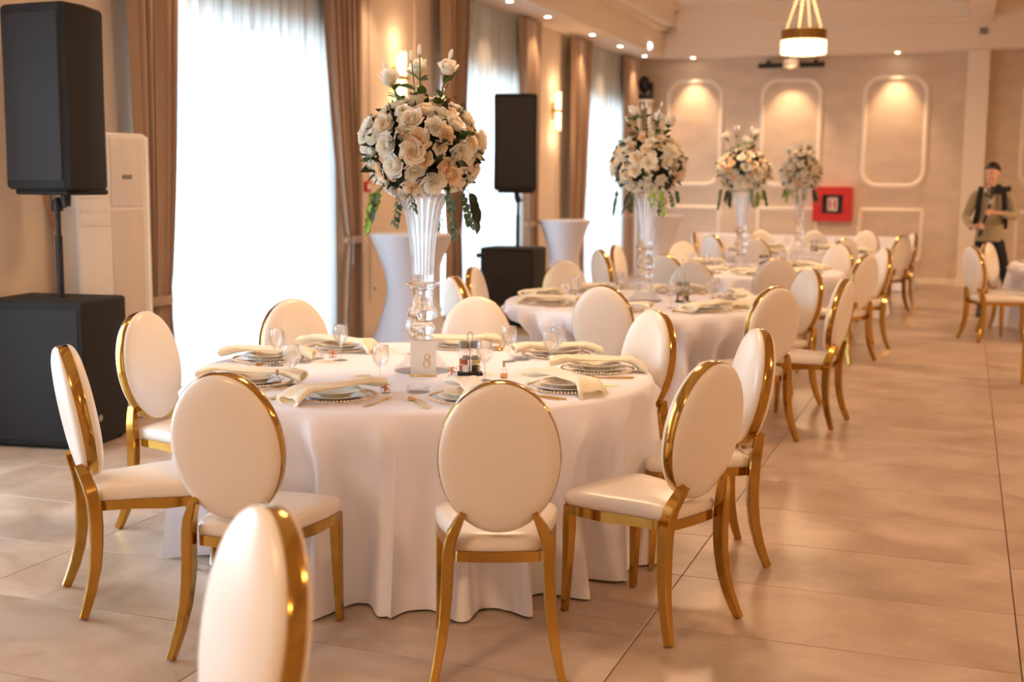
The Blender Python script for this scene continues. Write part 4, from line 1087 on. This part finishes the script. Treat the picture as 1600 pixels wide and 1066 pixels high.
def person(loc):
    t = empty('person', loc)
    Hd = Vector((-.005, -.02, 1.755))                         # centre of the head
    HR = Matrix.Rotation(R(-24), 4, 'Z') @ Matrix.Rotation(R(6), 4, 'X')
    hp = lambda x, y, z: Hd+(HR @ Vector((x, y, z)))
    h = MB(); H3 = HR.to_3x3()
    h.ell(hp(0, .012, .035), .076, .095, .098, 20, 14, M=H3)         # cranium
    h.ell(hp(0, -.022, -.035), .062, .070, .085, 18, 12, M=H3)       # face
    h.ell(hp(0, -.040, -.085), .042, .044, .038, 14, 10, M=H3)       # jaw and chin
    h.ell(hp(0, -.098, -.018), .011, .016, .026, 10, 8, M=H3); h.ell(hp(0, -.104, -.036), .016, .014, .011, 10, 8, M=H3)   # nose
    h.ell(hp(0, -.088, .012), .045, .012, .010, 12, 8, M=H3)         # brow
    h.ell(hp(0, -.090, -.066), .024, .011, .006, 12, 8, M=H3); h.ell(hp(0, -.088, -.077), .021, .011, .007, 12, 8, M=H3)   # lips
    for s in (-1, 1):
        h.ell(hp(s*.075, .005, -.015), .010, .020, .032, 10, 8, M=H3); h.ell(hp(s*.040, -.066, -.030), .022, .022, .022, 10, 8, M=H3)
    # grip: the handle leans a little, both fists close round it
    G0, G1 = Vector((-.105, -.30, 1.06)), Vector((-.015, -.30, 1.40)); ga = (G1-G0).normalized()
    s1 = ga.cross(Vector((0, 1, 0))).normalized(); s2 = ga.cross(s1)
    around = lambda q, ang, r: G0+ga*q+s1*(r*cos(ang))+s2*(r*sin(ang))
    chains = []
    RW, LW = Vector((-.215, -.245, 1.105)), Vector((.11, -.245, 1.285))  # wrists
    for wrist, q0, sg, a0 in ((RW, .055, 1, None), (LW, .235, -1, None)):
        c = G0+ga*(q0+.02); d = (wrist-c); d -= ga*d.dot(ga); a0 = atan2(d.dot(s2), d.dot(s1))
        palm = around(q0+.02, a0, .040)
        chains.append([(wrist, .026), (wrist.lerp(palm, .5), (.030, .024)), (palm, (.034, .022))])
        for i, (ln, r) in enumerate(((.9, .0085), (1.0, .009), (.95, .0088), (.75, .0075))):
            q = q0-.018+i*.021
            sgn = sg*(1 if True else -1)
            ch_ = [(around(q0+.012+i*.006, a0, .040), .011)]
            for j, da in enumerate((.75, 1.6, 2.5, 3.2)): ch_.append((around(q, a0+sgn*da*ln, .031), r*(1-.06*j)))
            chains.append(ch_)
        chains.append([(around(q0+.03, a0-sg*.2, .042), .013), (around(q0+.062, a0-sg*.9, .036), .0105), (around(q0+.075, a0-sg*1.7, .031), .0095), (around(q0+.082, a0-sg*2.3, .030), .008)])
    # limbs and trunk
    SR, SL, ER, EL = Vector((-.185, .01, 1.515)), Vector((.185, .01, 1.515)), Vector((-.285, .01, 1.225)), Vector((.290, -.01, 1.235))
    trunk = [((0, .0, .97), (.135, .095)), ((0, .0, 1.12), (.120, .085)), ((0, .005, 1.30), (.145, .095)), ((0, .005, 1.45), (.135, .085)), ((0, .005, 1.555), (.060, .055)), ((-.002, -.006, 1.66), (.052, .052))]
    arm = lambda S, E_, W_: [((S.x*.4, .01, 1.49), .06), (S, .055), (S.lerp(E_, .5), .046), (E_, .038), (E_.lerp(W_, .5), .036), (W_, .026)]
    HRr, HLl = Vector((-.085, 0, .94)), Vector((.085, 0, .94)); KR, KL = Vector((-.075, -.03, .52)), Vector((.205, -.02, .52)); AR, AL = Vector((-.06, .02, .085)), Vector((.33, .05, .085))
    leg = lambda H_, K_, A_: [((H_.x*.5, 0, .98), .09), (H_, .088), (H_.lerp(K_, .5), .076), (K_, .055), (K_.lerp(A_, .35), .056), (A_, .036), (A_+Vector((0, -.10, -.045)), (.034, .026)), (A_+Vector((0, -.17, -.055)), (.03, .02))]
    body = skin([trunk, arm(SR, ER, RW), arm(SL, EL, LW), leg(HRr, KR, AR), leg(HLl, KL, AL)]+chains, .0062, extra=h, smooth_it=3)
    bake(body, [m_skin], 'body', t)
    # sweater: looser trunk and sleeves, crew neck, ribbed hem and cuffs
    g = lambda ch_, d: [(p, tuple(x+d for x in (r if isinstance(r, tuple) else (r, r)))) for p, r in ch_]
    tr2 = [((0, 0, .965), (.165, .118)), ((0, -.004, .99), (.178, .128)), ((0, -.006, 1.12), (.175, .128)), ((0, 0, 1.30), (.180, .125)), ((0, .005, 1.44), (.170, .112)), ((0, .005, 1.535), (.090, .082)), ((0, .003, 1.572), (.066, .064))]
    arm2 = lambda S, E_, W_: [((S.x*.4, .01, 1.48), .075), (S, .076), (S.lerp(E_, .5), .068), (E_, .062), (E_.lerp(W_, .5), .054), (E_.lerp(W_, .88), .040), (E_.lerp(W_, .95), .036)]
    sw = skin([tr2, arm2(SR, ER, RW), arm2(SL, EL, LW)], .010, smooth_it=5)
    sw = bake(sw, [m_sweat], 'sweater', t)
    hb = MB().ring([(1.0, -.02), (1.04, -.016), (1.04, .03), (1.0, .034)], 32); hb.v = [(x*.166, y*.118, z+.955) for x, y, z in hb.v]; hb.build('hem_band', m_sweat, sw)
    nk = MB().ring([(1.0, -.012), (1.10, -.006), (1.10, .008), (1.0, .014)], 28); nk.v = [(x*.066, y*.066+.002, z+1.578) for x, y, z in nk.v]; nk.build('neck_band', m_sweat, sw)
    lg2 = lambda H_, K_, A_: [((H_.x*.5, 0, .985), .108), (H_, .104), (H_.lerp(K_, .5), .090), (K_, .070), (K_.lerp(A_, .35), .068), (A_.lerp(K_, .04), .056)]
    bake(skin([lg2(HRr, KR, AR), lg2(HLl, KL, AL)], .010, smooth_it=4), [m_trous], 'trousers', t)
    for A_ in (AR, AL):
        e = MB(); e.ell(A_+Vector((0, -.015, -.02)), .050, .075, .055, 16, 10); e.ell(A_+Vector((0, -.11, -.045)), .050, .11, .038, 16, 10); e.box(A_.x-.046, A_.x+.046, A_.y-.215, A_.y+.06, 0, .022)
        o = MB(); o.add(e.v, e.f); q = skin([], .008, extra=o, smooth_it=3); bake(q, [m_shoe], 'shoe', t)
    # hair, brows, eyes
    hr = MB(); n, m = 28, 14; vs = []; fs = []
    for i in range(m):
        for j in range(n):
            a = 2*pi*j/n; fr = max(0, -sin(a)); bk = max(0, sin(a))
            low = 1.18+.62*bk-.06*fr+.28*(1-fr-bk)
            th = low*i/(m-1); wob = 1+.02*sin(a*7+i)
            vs.append(hp(.083*sin(th)*cos(a)*wob, .012+.103*sin(th)*sin(a)*wob, .036+(.110*cos(th))*wob))
    for i in range(m-1):
        for j in range(n): fs.append((i*n+j, (i+1)*n+j, (i+1)*n+(j+1) % n, i*n+(j+1) % n))
    hr.add(vs, fs); o = hr.build('hair', m_hair, t, angle=80); sd = o.modifiers.new('thick', 'SOLIDIFY'); sd.thickness = .012; sd.offset = 0
    for s in (-1, 1):
        MB().ell(hp(s*.032, -.094, .018), .020, .007, .0045, 10, 6, M=H3).build('eyebrow', m_hair, t)
        e = MB().ell(hp(s*.031, -.080, .001), .012, .011, .0085, 12, 8, M=H3).build('eye', m_white, t)
        MB().ell(hp(s*.031-.002, -.0895, .001), .0052, .003, .0055, 10, 6, M=H3).build('iris', m_hair, e)
    # wristwatch
    wt = MB().ring([(.030, -.012), (.035, -.010), (.035, .010), (.030, .012)], 20); dr = (RW-ER).normalized(); wm = frame(dr, loc=RW-dr*.015).to_3x3() @ Matrix.Rotation(R(90), 3, 'Y')
    wt.v = [tuple(RW-dr*.012+(wm @ Vector(p))) for p in wt.v]; wt.build('wristwatch', m_steel, t)
    tag(t, 'man in olive sweater and black trousers filming, standing by far column', 'person')
    # backpack with two straps
    bp = empty('backpack', loc)
    MB().rbox(-.17, .17, .125, .30, 1.06, 1.56, r=.05, seg=3).build('pack', m_black, bp)
    for s in (-1, 1):
        MB().sweep([(s*.115, .15, 1.50), (s*.118, .09, 1.588), (s*.125, -.02, 1.598), (s*.135, -.098, 1.54), (s*.145, -.128, 1.42), (s*.155, -.128, 1.28), (s*.172, -.08, 1.18), (s*.178, .03, 1.11), (s*.16, .14, 1.10)], [(.032, .007)]*9, 10, up=Vector((0, -1, .3))).build('shoulder_strap', m_black, bp)
    tag(bp, 'black backpack worn by the man filming', 'backpack')
    # camera on a hand-held stabiliser
    cg = empty('camera_stabiliser', loc)
    MB().sweep([G0-ga*.06, G0-ga*.03, G0, G0+ga*.2, G1], [.016, .021, .019, .019, .017], 14).build('grip', m_blackp, cg)
    MB().sweep([G1-ga*.005, G1+ga*.02, G1+Vector((.035, -.01, .05)), G1+Vector((.03, -.02, .085))], [.022, .024, .014, .014], 10).build('motor_joint', m_steel, cg)
    MB().sweep([G1+Vector((.03, -.02, .08)), G1+Vector((-.06, -.02, .10)), G1+Vector((-.075, -.02, .17))], [.015, .013, .013], 10).build('roll_arm', m_blackp, cg)
    MB().ell(G1+Vector((-.055, -.02, .155)), .030, .028, .030, 14, 10).build('tilt_motor', m_steel, cg)
    c0 = G1+Vector((.075, -.03, .165))
    MB().rbox(c0.x-.085, c0.x+.085, c0.y-.045, c0.y+.045, c0.z-.055, c0.z+.045, r=.012).rbox(c0.x-.03, c0.x+.04, c0.y-.03, c0.y+.03, c0.z+.04, c0.z+.07, r=.01).rbox(c0.x+.06, c0.x+.10, c0.y-.06, c0.y+.04, c0.z-.05, c0.z+.035, r=.012).build('camera_body', m_blackp, cg)
    MB().lathe([(0, 0), (.040, 0), (.040, .09), (.044, .10), (.044, .14), (.036, .142), (.034, .125), (0, .12)], 24, M=Matrix.Rotation(R(90), 3, 'X'), c=(c0.x-.02, c0.y-.035, c0.z-.005)).build('lens', m_blackp, cg)
    MB().rbox(c0.x+.095, c0.x+.15, c0.y-.02, c0.y+.02, c0.z-.02, c0.z+.05, r=.01).build('microphone_mount', m_blackp, cg)
    tag(cg, 'black camera on a hand-held stabiliser held by the man', 'camera')
person((.29, 16.35, 0))
